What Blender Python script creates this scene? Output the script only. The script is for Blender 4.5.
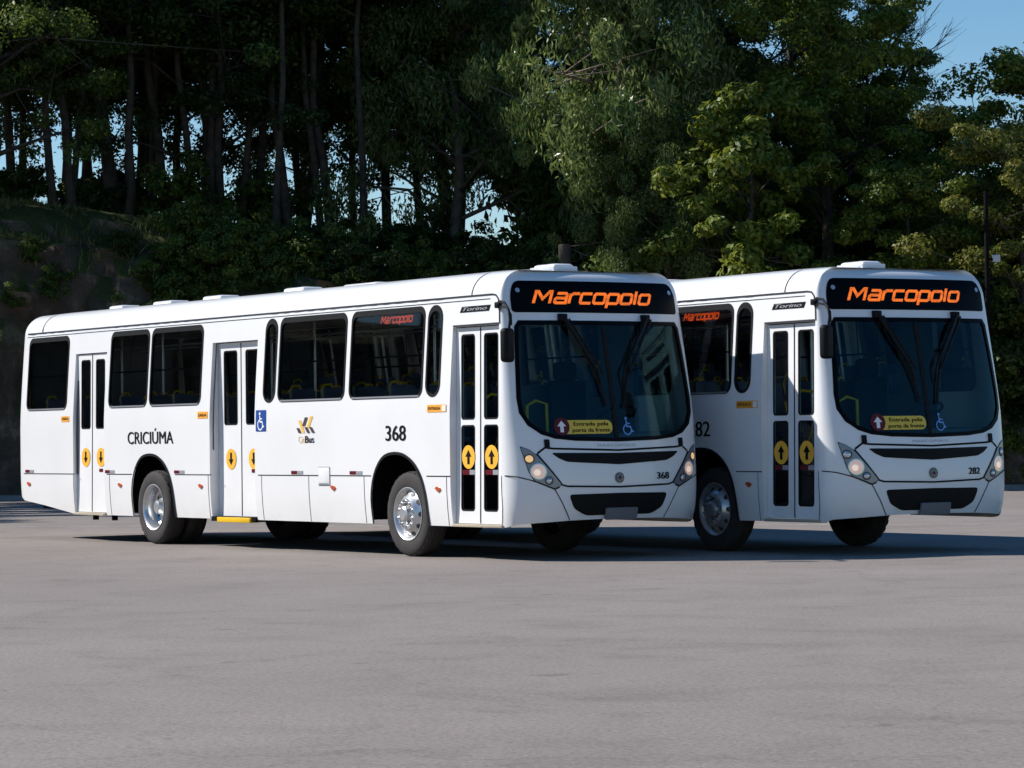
import bpy, bmesh, random
import numpy as np
from math import *
from mathutils import Vector, Matrix, Euler, noise
from mathutils.geometry import delaunay_2d_cdt

# ---------------------------------------------------------------- camera, sky, sun, exposure
S = bpy.context.scene
COL = S.collection
for o in list(bpy.data.objects): bpy.data.objects.remove(o)
R = radians
camd = bpy.data.cameras.new("camera"); camo = bpy.data.objects.new("camera", camd); COL.objects.link(camo)
CAM = Vector((29.69444416, -19.63301841, 1.38491514))
RT = Vector((0.55477177, 0.83189138, -0.01360192)); UPV = Vector((0.02237482, 0.00142516, 0.99974864)); BK = Vector((0.83170166, -0.55493666, -0.01782278))
camo.matrix_world = Matrix(((RT.x, UPV.x, BK.x, CAM.x), (RT.y, UPV.y, BK.y, CAM.y), (RT.z, UPV.z, BK.z, CAM.z), (0, 0, 0, 1)))
camd.sensor_width = 36; camd.lens = 2978.7 / 1024 * 36; camd.clip_start = 0.5; camd.clip_end = 3000
S.camera = camo
SUN = Vector((-0.94, -0.90, 1.0)).normalized()          # towards the sun
EL = asin(SUN.z)
w = bpy.data.worlds.new("World"); S.world = w; w.use_nodes = True
nt = w.node_tree; bg = nt.nodes["Background"]
sky = nt.nodes.new("ShaderNodeTexSky"); sky.sky_type = 'NISHITA'; sky.sun_disc = False
sky.sun_elevation = EL; sky.sun_rotation = atan2(SUN.x, SUN.y); sky.altitude = 900; sky.air_density = 1.0; sky.dust_density = 0.0; sky.ozone_density = 2.0
hsv = nt.nodes.new('ShaderNodeHueSaturation'); hsv.inputs['Saturation'].default_value = 1.3; nt.links.new(sky.outputs[0], hsv.inputs['Color']); nt.links.new(hsv.outputs[0], bg.inputs[0]); bg.inputs[1].default_value = 0.092
sd = bpy.data.lights.new("sun", 'SUN'); sd.energy = 4.8; sd.angle = R(0.5); sd.color = (1.0, 0.955, 0.90)
so = bpy.data.objects.new("sun", sd); COL.objects.link(so); so.rotation_euler = SUN.to_track_quat('Z', 'Y').to_euler()
S.view_settings.view_transform = 'Standard'; S.view_settings.look = 'None'; S.view_settings.gamma = 1; S.view_settings.use_curve_mapping = False
S.view_settings.exposure = 0.36
S.cycles.max_bounces = 8; S.cycles.transparent_max_bounces = 16; S.cycles.diffuse_bounces = 3; S.cycles.glossy_bounces = 3
S.cycles.caustics_reflective = False; S.cycles.caustics_refractive = False

# ---------------------------------------------------------------- frames: ground axes seen from where the photographer stands
FW = Vector((-BK.x, -BK.y, 0)).normalized(); RG = Vector((FW.y, -FW.x, 0))
def at(L, D, z=0.0):
    p = Vector((CAM.x, CAM.y, 0)) + FW * D + RG * L
    return Vector((p.x, p.y, z))

# ---------------------------------------------------------------- materials
def new_mat(name):
    m = bpy.data.materials.new(name); m.use_nodes = True
    return m, m.node_tree, m.node_tree.nodes["Principled BSDF"]
def mat(name, col, rough=0.5, metal=0.0, var=0.0, scale=4.0, coat=0.0, emit=None, es=0.0, bump=0.0, bscale=40., spec=0.5):
    m, t, b = new_mat(name)
    b.inputs['Base Color'].default_value = (*col, 1); b.inputs['Roughness'].default_value = rough; b.inputs['Metallic'].default_value = metal
    b.inputs['Coat Weight'].default_value = coat; b.inputs['Coat Roughness'].default_value = 0.06; b.inputs['Specular IOR Level'].default_value = spec
    if var > 0:
        tc = t.nodes.new("ShaderNodeTexCoord"); n = t.nodes.new("ShaderNodeTexNoise"); n.inputs['Scale'].default_value = scale; n.inputs['Detail'].default_value = 6
        r = t.nodes.new("ShaderNodeValToRGB"); c = r.color_ramp
        c.elements[0].position = .3; c.elements[1].position = .7
        c.elements[0].color = (*[x * (1 - var) for x in col], 1); c.elements[1].color = (*[min(1, x * (1 + var)) for x in col], 1)
        t.links.new(tc.outputs['Object'], n.inputs['Vector']); t.links.new(n.outputs[0], r.inputs[0]); t.links.new(r.outputs[0], b.inputs['Base Color'])
    if bump > 0:
        tc = t.nodes.new("ShaderNodeTexCoord"); n = t.nodes.new("ShaderNodeTexNoise"); n.inputs['Scale'].default_value = bscale; n.inputs['Detail'].default_value = 5
        bp = t.nodes.new("ShaderNodeBump"); bp.inputs['Strength'].default_value = bump; bp.inputs['Distance'].default_value = 0.02
        t.links.new(tc.outputs['Object'], n.inputs['Vector']); t.links.new(n.outputs[0], bp.inputs['Height']); t.links.new(bp.outputs[0], b.inputs['Normal'])
    if emit: b.inputs['Emission Color'].default_value = (*emit, 1); b.inputs['Emission Strength'].default_value = es
    return m
def glass_mat(name, tint, refl=(1, 1, 1), ior=1.5):
    m = bpy.data.materials.new(name); m.use_nodes = True; t = m.node_tree; t.nodes.clear()
    out = t.nodes.new("ShaderNodeOutputMaterial"); mx = t.nodes.new("ShaderNodeMixShader"); tr = t.nodes.new("ShaderNodeBsdfTransparent"); gl = t.nodes.new("ShaderNodeBsdfGlossy")
    fr = t.nodes.new("ShaderNodeFresnel"); fr.inputs[0].default_value = ior
    tr.inputs[0].default_value = (*tint, 1); gl.inputs[0].default_value = (*refl, 1); gl.inputs['Roughness'].default_value = 0.02
    t.links.new(fr.outputs[0], mx.inputs[0]); t.links.new(tr.outputs[0], mx.inputs[1]); t.links.new(gl.outputs[0], mx.inputs[2]); t.links.new(mx.outputs[0], out.inputs[0])
    return m
def paint_mat():
    m, t, b = new_mat("white_paint")
    tc = t.nodes.new("ShaderNodeTexCoord"); n = t.nodes.new("ShaderNodeTexNoise"); n.inputs['Scale'].default_value = 1.3; n.inputs['Detail'].default_value = 8
    r = t.nodes.new("ShaderNodeValToRGB"); r.color_ramp.elements[0].position = .25; r.color_ramp.elements[1].position = .6
    r.color_ramp.elements[0].color = (.76, .765, .765, 1); r.color_ramp.elements[1].color = (.80, .80, .80, 1)
    # road dust low on the skirts
    sep = t.nodes.new("ShaderNodeSeparateXYZ"); mr = t.nodes.new("ShaderNodeMapRange"); mr.inputs[1].default_value = .36; mr.inputs[2].default_value = .75; mr.inputs[3].default_value = .35; mr.inputs[4].default_value = 0
    n2 = t.nodes.new("ShaderNodeTexNoise"); n2.inputs['Scale'].default_value = 5; n2.inputs['Detail'].default_value = 6
    mu = t.nodes.new("ShaderNodeMath"); mu.operation = 'MULTIPLY'
    mix = t.nodes.new("ShaderNodeMixRGB"); mix.inputs[2].default_value = (.52, .47, .41, 1)
    t.links.new(tc.outputs['Object'], n.inputs['Vector']); t.links.new(tc.outputs['Object'], n2.inputs['Vector']); t.links.new(tc.outputs['Object'], sep.inputs[0])
    t.links.new(sep.outputs[2], mr.inputs[0]); t.links.new(mr.outputs[0], mu.inputs[0]); t.links.new(n2.outputs[0], mu.inputs[1])
    t.links.new(n.outputs[0], r.inputs[0]); t.links.new(mu.outputs[0], mix.inputs[0]); t.links.new(r.outputs[0], mix.inputs[1]); t.links.new(mix.outputs[0], b.inputs['Base Color'])
    # faint panel waviness
    n3 = t.nodes.new("ShaderNodeTexNoise"); n3.inputs['Scale'].default_value = 1.6; n3.inputs['Detail'].default_value = 1
    bp = t.nodes.new("ShaderNodeBump"); bp.inputs['Strength'].default_value = .25; bp.inputs['Distance'].default_value = 0.012
    t.links.new(tc.outputs['Object'], n3.inputs['Vector']); t.links.new(n3.outputs[0], bp.inputs['Height']); t.links.new(bp.outputs[0], b.inputs['Normal'])
    b.inputs['Roughness'].default_value = 0.35; b.inputs['Coat Weight'].default_value = 0.5; b.inputs['Coat Roughness'].default_value = 0.05; b.inputs['Specular IOR Level'].default_value = .4
    return m
M = {}
M['paint'] = paint_mat()
M['door_paint'] = mat("door_paint", (.78, .78, .78), .4, coat=.3, var=.04, scale=3)
M['black'] = mat('black_plastic', (.006, .006, .007), .55, var=.3, scale=8, spec=.15)
M['gloss_black'] = mat("gloss_black", (.002, .0025, .004), .3, spec=.06)
M['rubber'] = mat('rubber_seal', (.008, .008, .009), .6, spec=.15)
M['seam'] = mat('panel_gap', (.012, .013, .016), .7, spec=.1)
M['gutter'] = mat('gutter_rubber', (.022, .022, .026), .6, spec=.2)
M['grey_metal'] = mat("window_sill_metal", (.35, .36, .37), .4, .6)
M['side_glass'] = glass_mat("side_glass", (.80, .84, .85), (.6, .6, .6))
M['screen_glass'] = glass_mat("windscreen_glass", (.60, .86, .90), (.22, .48, .54), 1.5)
M['lining'] = mat("interior_lining", (.09, .095, .10), .7, var=.1)
M['floor_vinyl'] = mat("floor_vinyl", (.02, .021, .024), .7, var=.3)
M['seat_fabric'] = mat("seat_shell", (.10, .135, .20), .6, var=.2)
M['yellow'] = mat('yellow_paint', (.75, .45, .01), .5, var=.06, spec=.3)
M['sticker_yellow'] = mat("yellow_vinyl", (.85, .44, .03), .5, var=.04)
M['sticker_pale'] = mat("pale_yellow_vinyl", (.70, .50, .05), .5)
M['orange'] = mat("orange_vinyl", (.85, .36, .03), .5)
M['red'] = mat('red_reflector', (.11, .006, .012), .4, spec=.2)
M['silver'] = mat('silver_reflector', (.30, .30, .32), .4)
M['amber'] = mat("amber_lens", (.50, .085, .02), .25, coat=.6)
M['white_vinyl'] = mat("white_vinyl", (.80, .80, .80), .5)
M['blue_vinyl'] = mat('blue_vinyl', (.012, .06, .27), .6, spec=.15)
M['ink'] = mat('black_vinyl', (.006, .006, .008), .7, spec=.08)
M['ghost'] = mat("grey_vinyl", (.50, .53, .56), .4)
M['led'] = mat("amber_led", (.3, .05, .0), .5, emit=(1.0, .19, .012), es=.85)
_t = M['led'].node_tree; _n = _t.nodes.new("ShaderNodeTexVoronoi"); _n.inputs['Scale'].default_value = 46; _n.inputs['Randomness'].default_value = .15
_r = _t.nodes.new("ShaderNodeMapRange"); _r.inputs[1].default_value = .1; _r.inputs[2].default_value = .75; _r.inputs[3].default_value = 1.05; _r.inputs[4].default_value = .35
_c = _t.nodes.new("ShaderNodeTexCoord"); _t.links.new(_c.outputs['Object'], _n.inputs['Vector']); _t.links.new(_n.outputs['Distance'], _r.inputs[0]); _t.links.new(_r.outputs[0], _t.nodes["Principled BSDF"].inputs['Emission Strength'])
M['led_dim'] = mat("amber_led_dim", (.2, .03, .0), .5, emit=(1.0, .10, .01), es=.45)
M['tyre'] = mat("tyre_rubber", (.032, .029, .028), .85, var=.25, scale=6, bump=.2, bscale=60)
M['rim'] = mat("rim_metal", (.62, .63, .64), .32, .75, var=.08, scale=9)
M['hub_dark'] = mat("dark_metal_and_hole_shade", (.06, .06, .065), .5, .4)  # dark lamp rings, and the shade painted on for the rim's hand holes
M['chrome'] = mat("bright_metal", (.75, .75, .76), .2, 1.0)
M['chassis'] = mat('chassis_black', (.006, .006, .007), .9, var=.3, spec=.1)
M['lamp_housing'] = mat("lamp_housing", (.22, .23, .25), .25, .35)
M['lamp_lens'] = mat("lamp_lens", (.6, .6, .6), .15, .6)
M['lamp_lit'] = mat('lamp_lit', (.75, .66, .6), .2, emit=(1.0, .62, .42), es=.20)
M['lamp_warm'] = mat('lamp_warm', (.7, .5, .3), .2, emit=(1.0, .60, .22), es=.45)
M['sill_beige'] = mat('sill_beige', (.42, .36, .27), .6)
M['bulb'] = mat('bulb', (.8, .75, .7), .2, emit=(1.0, .74, .55), es=.42)
M['plate'] = mat("plate_grey", (.16, .17, .19), .45, .2)
M['emblem_blue'] = mat("emblem_dark", (.01, .015, .045), .3, coat=.4)
M['maroon'] = mat('maroon_vinyl', (.10, .008, .02), .5, spec=.2)

# ---------------------------------------------------------------- small mesh builder
def link(name, me, m, parent=None, smooth=None):
    o = bpy.data.objects.new(name, me); COL.objects.link(o)
    if m: me.materials.append(m)
    if parent: o.parent = parent
    if smooth is not None:
        me.polygons.foreach_set('use_smooth', [True] * len(me.polygons))
        if smooth < 180:
            try: me.set_sharp_from_angle(angle=R(smooth))
            except Exception: pass
    return o
class MB:
    def __init__(s): s.v = []; s.f = []
    def add(s, vs, fs):
        n = len(s.v); s.v += [tuple(p) for p in vs]; s.f += [tuple(i + n for i in f) for f in fs]
    def box(s, a, b, bev=0.0):
        x0, y0, z0 = [min(p) for p in zip(a, b)]; x1, y1, z1 = [max(p) for p in zip(a, b)]
        if bev <= 0:
            s.add([(x0, y0, z0), (x1, y0, z0), (x1, y1, z0), (x0, y1, z0), (x0, y0, z1), (x1, y0, z1), (x1, y1, z1), (x0, y1, z1)],
                  [(3, 2, 1, 0), (4, 5, 6, 7), (0, 1, 5, 4), (1, 2, 6, 5), (2, 3, 7, 6), (3, 0, 4, 7)]); return
        bm = bmesh.new(); bmesh.ops.create_cube(bm, size=1)
        for v in bm.verts: v.co = Vector(((x0 + x1) / 2 + v.co.x * (x1 - x0), (y0 + y1) / 2 + v.co.y * (y1 - y0), (z0 + z1) / 2 + v.co.z * (z1 - z0)))
        bmesh.ops.bevel(bm, geom=list(bm.edges), offset=bev, segments=2, affect='EDGES', profile=.5)
        bm.verts.index_update(); s.add([v.co for v in bm.verts], [[v.index for v in f.verts] for f in bm.faces]); bm.free()
    def tube(s, pts, r, n=8, cap=True):
        pts = [Vector(p) for p in pts]; rs = r if isinstance(r, (list, tuple)) else [r] * len(pts)
        base = len(s.v); ref = None
        for i, p in enumerate(pts):
            d = (pts[min(i + 1, len(pts) - 1)] - pts[max(i - 1, 0)]).normalized()
            if ref is None: ref = d.orthogonal().normalized()
            a = (ref - d * ref.dot(d)).normalized(); b = d.cross(a); ref = a
            for k in range(n):
                t = 2 * pi * k / n; s.v.append(tuple(p + (a * cos(t) + b * sin(t)) * rs[i]))
        for i in range(len(pts) - 1):
            for k in range(n):
                a = base + i * n + k; b = base + i * n + (k + 1) % n; s.f.append((a, b, b + n, a + n))
        if cap:
            s.f.append(tuple(base + k for k in reversed(range(n)))); s.f.append(tuple(base + (len(pts) - 1) * n + k for k in range(n)))
    def lathe(s, prof, c=(0, 0, 0), axis='Y', n=40):
        base = len(s.v)
        for (r, h) in prof:
            for k in range(n):
                t = 2 * pi * k / n; a, b = r * cos(t), r * sin(t)
                p = (a, h, b) if axis == 'Y' else ((a, b, h) if axis == 'Z' else (h, a, b))
                s.v.append((p[0] + c[0], p[1] + c[1], p[2] + c[2]))
        for i in range(len(prof) - 1):
            for k in range(n):
                a = base + i * n + k; b = base + i * n + (k + 1) % n; s.f.append((a, b, b + n, a + n))
    def build(s, name, m, parent=None, smooth=35):
        me = bpy.data.meshes.new(name); me.from_pydata(s.v, [], s.f); me.update()
        bm = bmesh.new(); bm.from_mesh(me); bmesh.ops.recalc_face_normals(bm, faces=bm.faces); bm.to_mesh(me); bm.free()
        return link(name, me, m, parent, smooth)
    def split(s, name, m, parent=None, smooth=35):
        p = list(range(len(s.v)))
        def fd(i):
            while p[i] != i: p[i] = p[p[i]]; i = p[i]
            return i
        for f in s.f:
            r0 = fd(f[0])
            for i in f[1:]: p[fd(i)] = r0
        gr = {}
        for f in s.f: gr.setdefault(fd(f[0]), []).append(f)
        out = []
        for fs in gr.values():
            ids = sorted({i for f in fs for i in f}); mp = {i: k for k, i in enumerate(ids)}; q = MB(); q.v = [s.v[i] for i in ids]; q.f = [tuple(mp[i] for i in f) for f in fs]; out.append(q.build(name, m, parent, smooth))
        return out
def tag(o, label=None, cat=None, group=None, kind=None):
    if label: o['label'] = label
    if cat: o['category'] = cat
    if group: o['group'] = group
    if kind: o['kind'] = kind
    return o
def empty(name, loc=(0, 0, 0), rz=0):
    e = bpy.data.objects.new(name, None); COL.objects.link(e); e.location = loc; e.rotation_euler.z = rz; e.empty_display_size = .3
    return e
def copy_tree(o, parent=None):
    c = o.copy(); COL.objects.link(c); c.parent = parent
    for ch in o.children: copy_tree(ch, c)
    return c

# ---------------------------------------------------------------- the bus body as one continuous surface (side, front, rear, roof edge)
H0, RA, RB = 2.98, 0.30, 0.29
_bz = np.array([.36, .5, .74, .95, 1.3, 1.6, 2.0, 2.5, 2.9, 3.05]); _bx = np.array([2.455, 2.50, 2.53, 2.525, 2.49, 2.45, 2.37, 2.27, 2.19, 2.16]) - .092
_bp = np.polyfit(_bz, _bx, 5)
def body_w(z):
    v = 1.32
    if z > 1.6: v -= 0.075 * (z - 1.6) ** 2 / (z - 1.6 + .25)
    if z < .9: v -= 0.03 * ((.9 - z) / .5) ** 2
    return v
def nose_x(z): return float(np.polyval(_bp, min(z, 3.05)))
def nose_s(z): return min(2.02, nose_x(z) - (.40 - .11 * max(0, min(2, z - 1))))
XR = -10.72
def tail_x(z): return -11.10 + 0.035 * max(0, z - 1.9) ** 1.5 + 0.14 * max(0, 1.0 - z) ** 1.5
_e = np.linspace(0, 1, 1500); _t = 1 - (1 - _e) ** 2
_cx = (.45 - .065 * 1.74 * _t ** 2) * np.sqrt(np.maximum(0, 1 - _t ** 8)); _cy = 1.32 * _t
_L = np.concatenate([[0], np.cumsum(np.hypot(np.diff(_cx), np.diff(_cy)))]); LF = float(_L[-1])
def eta_of(a): return float(np.interp(abs(a), _L, _t)) * (1 if a >= 0 else -1)
def arc_of(e): return float(np.interp(abs(e), _t, _L)) * (1 if e >= 0 else -1)
def prof(h):
    if h <= H0: return h, 0.0
    f = min((h - H0) / 0.46, 1.0) * R(80)
    return H0 + RB * sin(f), RA * (1 - cos(f))
def surf0(k, s, h):
    z, d = prof(h); wd = body_w(z) - d
    if k in 'RL':
        x = s if s < 1 else 1 + (s - 1) * (nose_s(z) - 1) / 1.02
        return Vector((x, -wd if k == 'R' else wd, z))
    e = eta_of(s); q = sqrt(max(0, 1 - abs(e) ** 8))
    if k == 'F':
        xs = nose_s(z); return Vector((xs + (nose_x(z) - d - xs - .065 * (wd * e) ** 2) * q, wd * e, z))
    return Vector((XR + (tail_x(z) + d * .4 - XR) * q, -wd * e, z))
def surf(k, s, h, off=0.0):
    p = surf0(k, s, h)
    if off:
        e = 2e-3
        lim = LF - 1e-4
        s0, s1 = (s - e, s + e)
        if k in 'FB': s0, s1 = max(-lim, s0), min(lim, s1)
        a = surf0(k, s1, h) - surf0(k, s0, h); b = surf0(k, s, h + e) - surf0(k, s, h - e)
        n = a.cross(b)
        if k == 'L': n = -n
        p = p + n.normalized() * off
    return p
def yz(y, z):
    if z <= H0: h, d = z, 0.
    else:
        f = asin(min(1, (z - H0) / RB)); h = H0 + f / R(80) * .46; d = RA * (1 - cos(f))
    return (arc_of(max(-1, min(1, y / (body_w(z) - d)))), h)
def inside(p, poly):
    x, y = p; c = False; j = len(poly) - 1
    for i in range(len(poly)):
        xi, yi = poly[i]; xj, yj = poly[j]
        if (yi > y) != (yj > y) and x < (xj - xi) * (y - yi) / (yj - yi) + xi: c = not c
        j = i
    return c
def dens(poly, step, closed=True):
    out = []; n = len(poly)
    for i in range(n if closed else n - 1):
        a, b = poly[i], poly[(i + 1) % n]; k = max(1, int(ceil(hypot(b[0] - a[0], b[1] - a[1]) / step - 1e-6)))
        out += [(a[0] + (b[0] - a[0]) * t / k, a[1] + (b[1] - a[1]) * t / k) for t in range(k)]
    if not closed: out.append(poly[-1])
    return out
def rrect(x0, x1, z0, z1, r, n=6):
    out = []
    for cx, cz, a0 in ((x1 - r, z1 - r, 0), (x0 + r, z1 - r, 90), (x0 + r, z0 + r, 180), (x1 - r, z0 + r, 270)):
        for i in range(n + 1):
            a = R(a0 + 90 * i / n); out.append((cx + r * cos(a), cz + r * sin(a)))
    return out
def rpoly(pts, r, n=5):
    """round the corners of a polygon"""
    out = []; N = len(pts)
    for i in range(N):
        p = Vector(pts[i]); a = Vector(pts[i - 1]) - p; b = Vector(pts[(i + 1) % N]) - p
        rr = r[i] if isinstance(r, (list, tuple)) else r
        d = min(rr, a.length * .48, b.length * .48); A = p + a.normalized() * d; B = p + b.normalized() * d
        for k in range(n + 1):
            t = k / n; q = A * (1 - t) ** 2 + p * 2 * t * (1 - t) + B * t * t; out.append((q.x, q.y))
    return out
def cdt(outer, holes, grid=None):
    pts = []; edges = []
    for lp in [outer] + holes:
        n = len(pts); k = len(lp); pts += [Vector(p) for p in lp]; edges += [(n + i, n + (i + 1) % k) for i in range(k)]
    if grid:
        gx, gy = grid
        for x in gx:
            for y in gy:
                if inside((x, y), outer) and not any(inside((x, y), h) for h in holes): pts.append(Vector((x, y)))
    r = delaunay_2d_cdt(pts, edges, [], 0, 1e-6)
    vs = [(v.x, v.y) for v in r[0]]; fs = []
    for f in r[2]:
        c = (sum(vs[i][0] for i in f) / 3, sum(vs[i][1] for i in f) / 3)
        if inside(c, outer) and not any(inside(c, h) for h in holes): fs.append(tuple(f))
    return vs, fs
def patch(mb, k, outer, holes=(), off=0.004, th=0.0, step=.12, grid=.12, conv=None):
    """a sheet that lies on the body surface; th gives it real thickness"""
    if conv: outer = [conv(*p) for p in dens(outer, step)]; holes = [[conv(*p) for p in dens(h, step)] for h in holes]
    else: outer = dens(outer, step); holes = [dens(h, step) for h in holes]
    g = None
    if grid:
        xs = [p[0] for p in outer]; ys = [p[1] for p in outer]
        g = (np.arange(min(xs) + grid * .6, max(xs), grid), np.arange(min(ys) + grid * .6, max(ys), grid))
    vs, fs = cdt(outer, list(holes), g)
    mb.add([surf(k, s, h, off) for s, h in vs], fs)
    if th:
        cnt = {}
        for f in fs:
            for i in range(3):
                e = (f[i], f[(i + 1) % 3]); cnt[tuple(sorted(e))] = cnt.get(tuple(sorted(e)), 0) + 1
        ed = [e for e, c in cnt.items() if c == 1]; ids = sorted({i for e in ed for i in e}); mp = {}
        n = len(mb.v); lo = len(mb.v) - len(vs)
        for q, i in enumerate(ids): mp[i] = n + q; mb.v.append(tuple(surf(k, vs[i][0], vs[i][1], off - th)))
        for a, b in ed: mb.f.append((lo + a, lo + b, mp[b], mp[a]))
def strip(mb, k, pts, wd, off=0.002, step=.06, conv=None):
    """a flat ribbon along a line on the body"""
    p = dens(pts, step, False)
    if conv: p = [conv(*q) for q in p]
    a = []; b = []
    for i in range(len(p)):
        d = Vector(p[min(i + 1, len(p) - 1)]) - Vector(p[max(i - 1, 0)]); n = Vector((-d.y, d.x)).normalized() * wd / 2
        a.append(surf(k, p[i][0] + n.x, p[i][1] + n.y, off)); b.append(surf(k, p[i][0] - n.x, p[i][1] - n.y, off))
    m = len(p); mb.add(a + b, [(i, i + 1, m + i + 1, m + i) for i in range(m - 1)])
_tc = {}
def text2d(txt, bold=0.0, shear=0.0, sx=1.0, space=1.0):
    """2D letters, 1 unit tall capitals, centred on the origin"""
    key = (txt, bold, shear, sx, space)
    if key in _tc: return _tc[key]
    cu = bpy.data.curves.new("t", 'FONT'); cu.body = txt; cu.size = 1.0; cu.shear = shear; cu.offset = bold; cu.space_character = space; cu.resolution_u = 4
    o = bpy.data.objects.new("t", cu); COL.objects.link(o)
    dg = bpy.context.evaluated_depsgraph_get(); me = o.evaluated_get(dg).to_mesh()
    vs = [(v.co.x, v.co.y) for v in me.vertices]; fs = [tuple(p.vertices) for p in me.polygons]
    o.evaluated_get(dg).to_mesh_clear(); bpy.data.objects.remove(o); bpy.data.curves.remove(cu)
    xs = [v[0] for v in vs]; x0, x1 = min(xs), max(xs); sc = 1 / .69
    _tc[key] = ([((x - (x0 + x1) / 2) * sc * sx, y * sc) for x, y in vs], fs, (x1 - x0) * sc * sx)
    return _tc[key]
def text_on(mb, k, txt, cx, z0, h, width=None, off=.006, bold=.0, shear=0., conv=None, space=1.0):
    vs, fs, wd = text2d(txt, 0.0, shear, 1.0, space); sx = (width / (wd * h)) if width else 1.0
    for j, dx in enumerate((-bold, 0, bold) if bold else (0,)):
        out = []
        for x, y in vs:
            p = (cx + (x + dx * 2) * h * sx, z0 + y * h)
            if conv: p = conv(*p)
            out.append(surf(k, p[0], p[1], off + j * .0006))
        mb.add(out, fs)
def stroke(poly, wd):
    """mitred outline of a polyline as quads (2D)"""
    P = [Vector(p) for p in poly]; closed = (P[0] - P[-1]).length < 1e-6
    if closed: P = P[:-1]
    n = len(P); A = []; B = []
    for i in range(n):
        if closed or 0 < i < n - 1:
            d0 = (P[i] - P[i - 1]).normalized(); d1 = (P[(i + 1) % n] - P[i]).normalized()
        else:
            d0 = d1 = (P[1] - P[0]).normalized() if i == 0 else (P[-1] - P[-2]).normalized()
        n0 = Vector((-d0.y, d0.x)); n1 = Vector((-d1.y, d1.x)); m = (n0 + n1).normalized(); l = wd / 2 / max(.5, m.dot(n0))
        A.append(P[i] + m * l); B.append(P[i] - m * l)
    vs = A + B; fs = [(i, (i + 1) % n, n + (i + 1) % n, n + i) for i in range(n if closed else n - 1)]
    return [(v.x, v.y) for v in vs], fs
def box_loop(x0, x1, z0, z1, c):
    return [(x0 + c, z0), (x1 - c, z0), (x1, z0 + c), (x1, z1 - c), (x1 - c, z1), (x0 + c, z1), (x0, z1 - c), (x0, z0 + c), (x0 + c, z0)]
# wide techno lettering of the destination display: letter -> (advance, strokes), x-height 1, capitals 1.38
GL = {
 'M': (1.86, [[(.12, 0), (.12, 1.22)], [(.12, 1.10), (.30, 1.10), (.80, .42), (1.30, 1.10), (1.48, 1.10)], [(1.48, 1.22), (1.48, 0)]]),
 'a': (1.26, [[(.12, .94), (.88, .94), (1.0, .82), (1.0, .06), (.14, .06), (.04, .16), (.04, .40), (.14, .5), (1.0, .5)]]),
 'r': (1.02, [[(.06, 0), (.06, .94)], [(.06, .72), (.3, .94), (.88, .94)]]),
 'c': (1.22, [[(1.0, .94), (.14, .94), (.04, .84), (.04, .16), (.14, .06), (1.0, .06)]]),
 'o': (1.30, [box_loop(.04, 1.04, .06, .94, .12)]),
 'p': (1.30, [box_loop(.04, 1.04, .06, .94, .12), [(.04, .1), (.04, -.38)]]),
 'l': (.50, [[(.12, 0), (.12, 1.25)]]),
}
def display_text(mb, k, txt, cx, z0, width, xh, off, wd=.265, shear=.36, conv=None):
    x = 0; V = []; F = []
    for ch in txt:
        adv, st = GL[ch]
        for p in st:
            v, f = stroke(p, wd if ch != 'M' else wd * .95); n = len(V); V += [(a + x + b * shear, b) for a, b in v]; F += [tuple(i + n for i in q) for q in f]
        x += adv
    x0 = min(v[0] for v in V); x1 = max(v[0] for v in V); sc = width / (x1 - x0); out = []
    for a, b in V:
        p = (cx + (a - (x0 + x1) / 2) * sc, z0 + b * xh)
        if conv: p = conv(*p)
        out.append(surf(k, p[0], p[1], off))
    mb.add(out, F)
def sstep(x): x = max(0, min(1, x)); return x * x * (3 - 2 * x)

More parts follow.
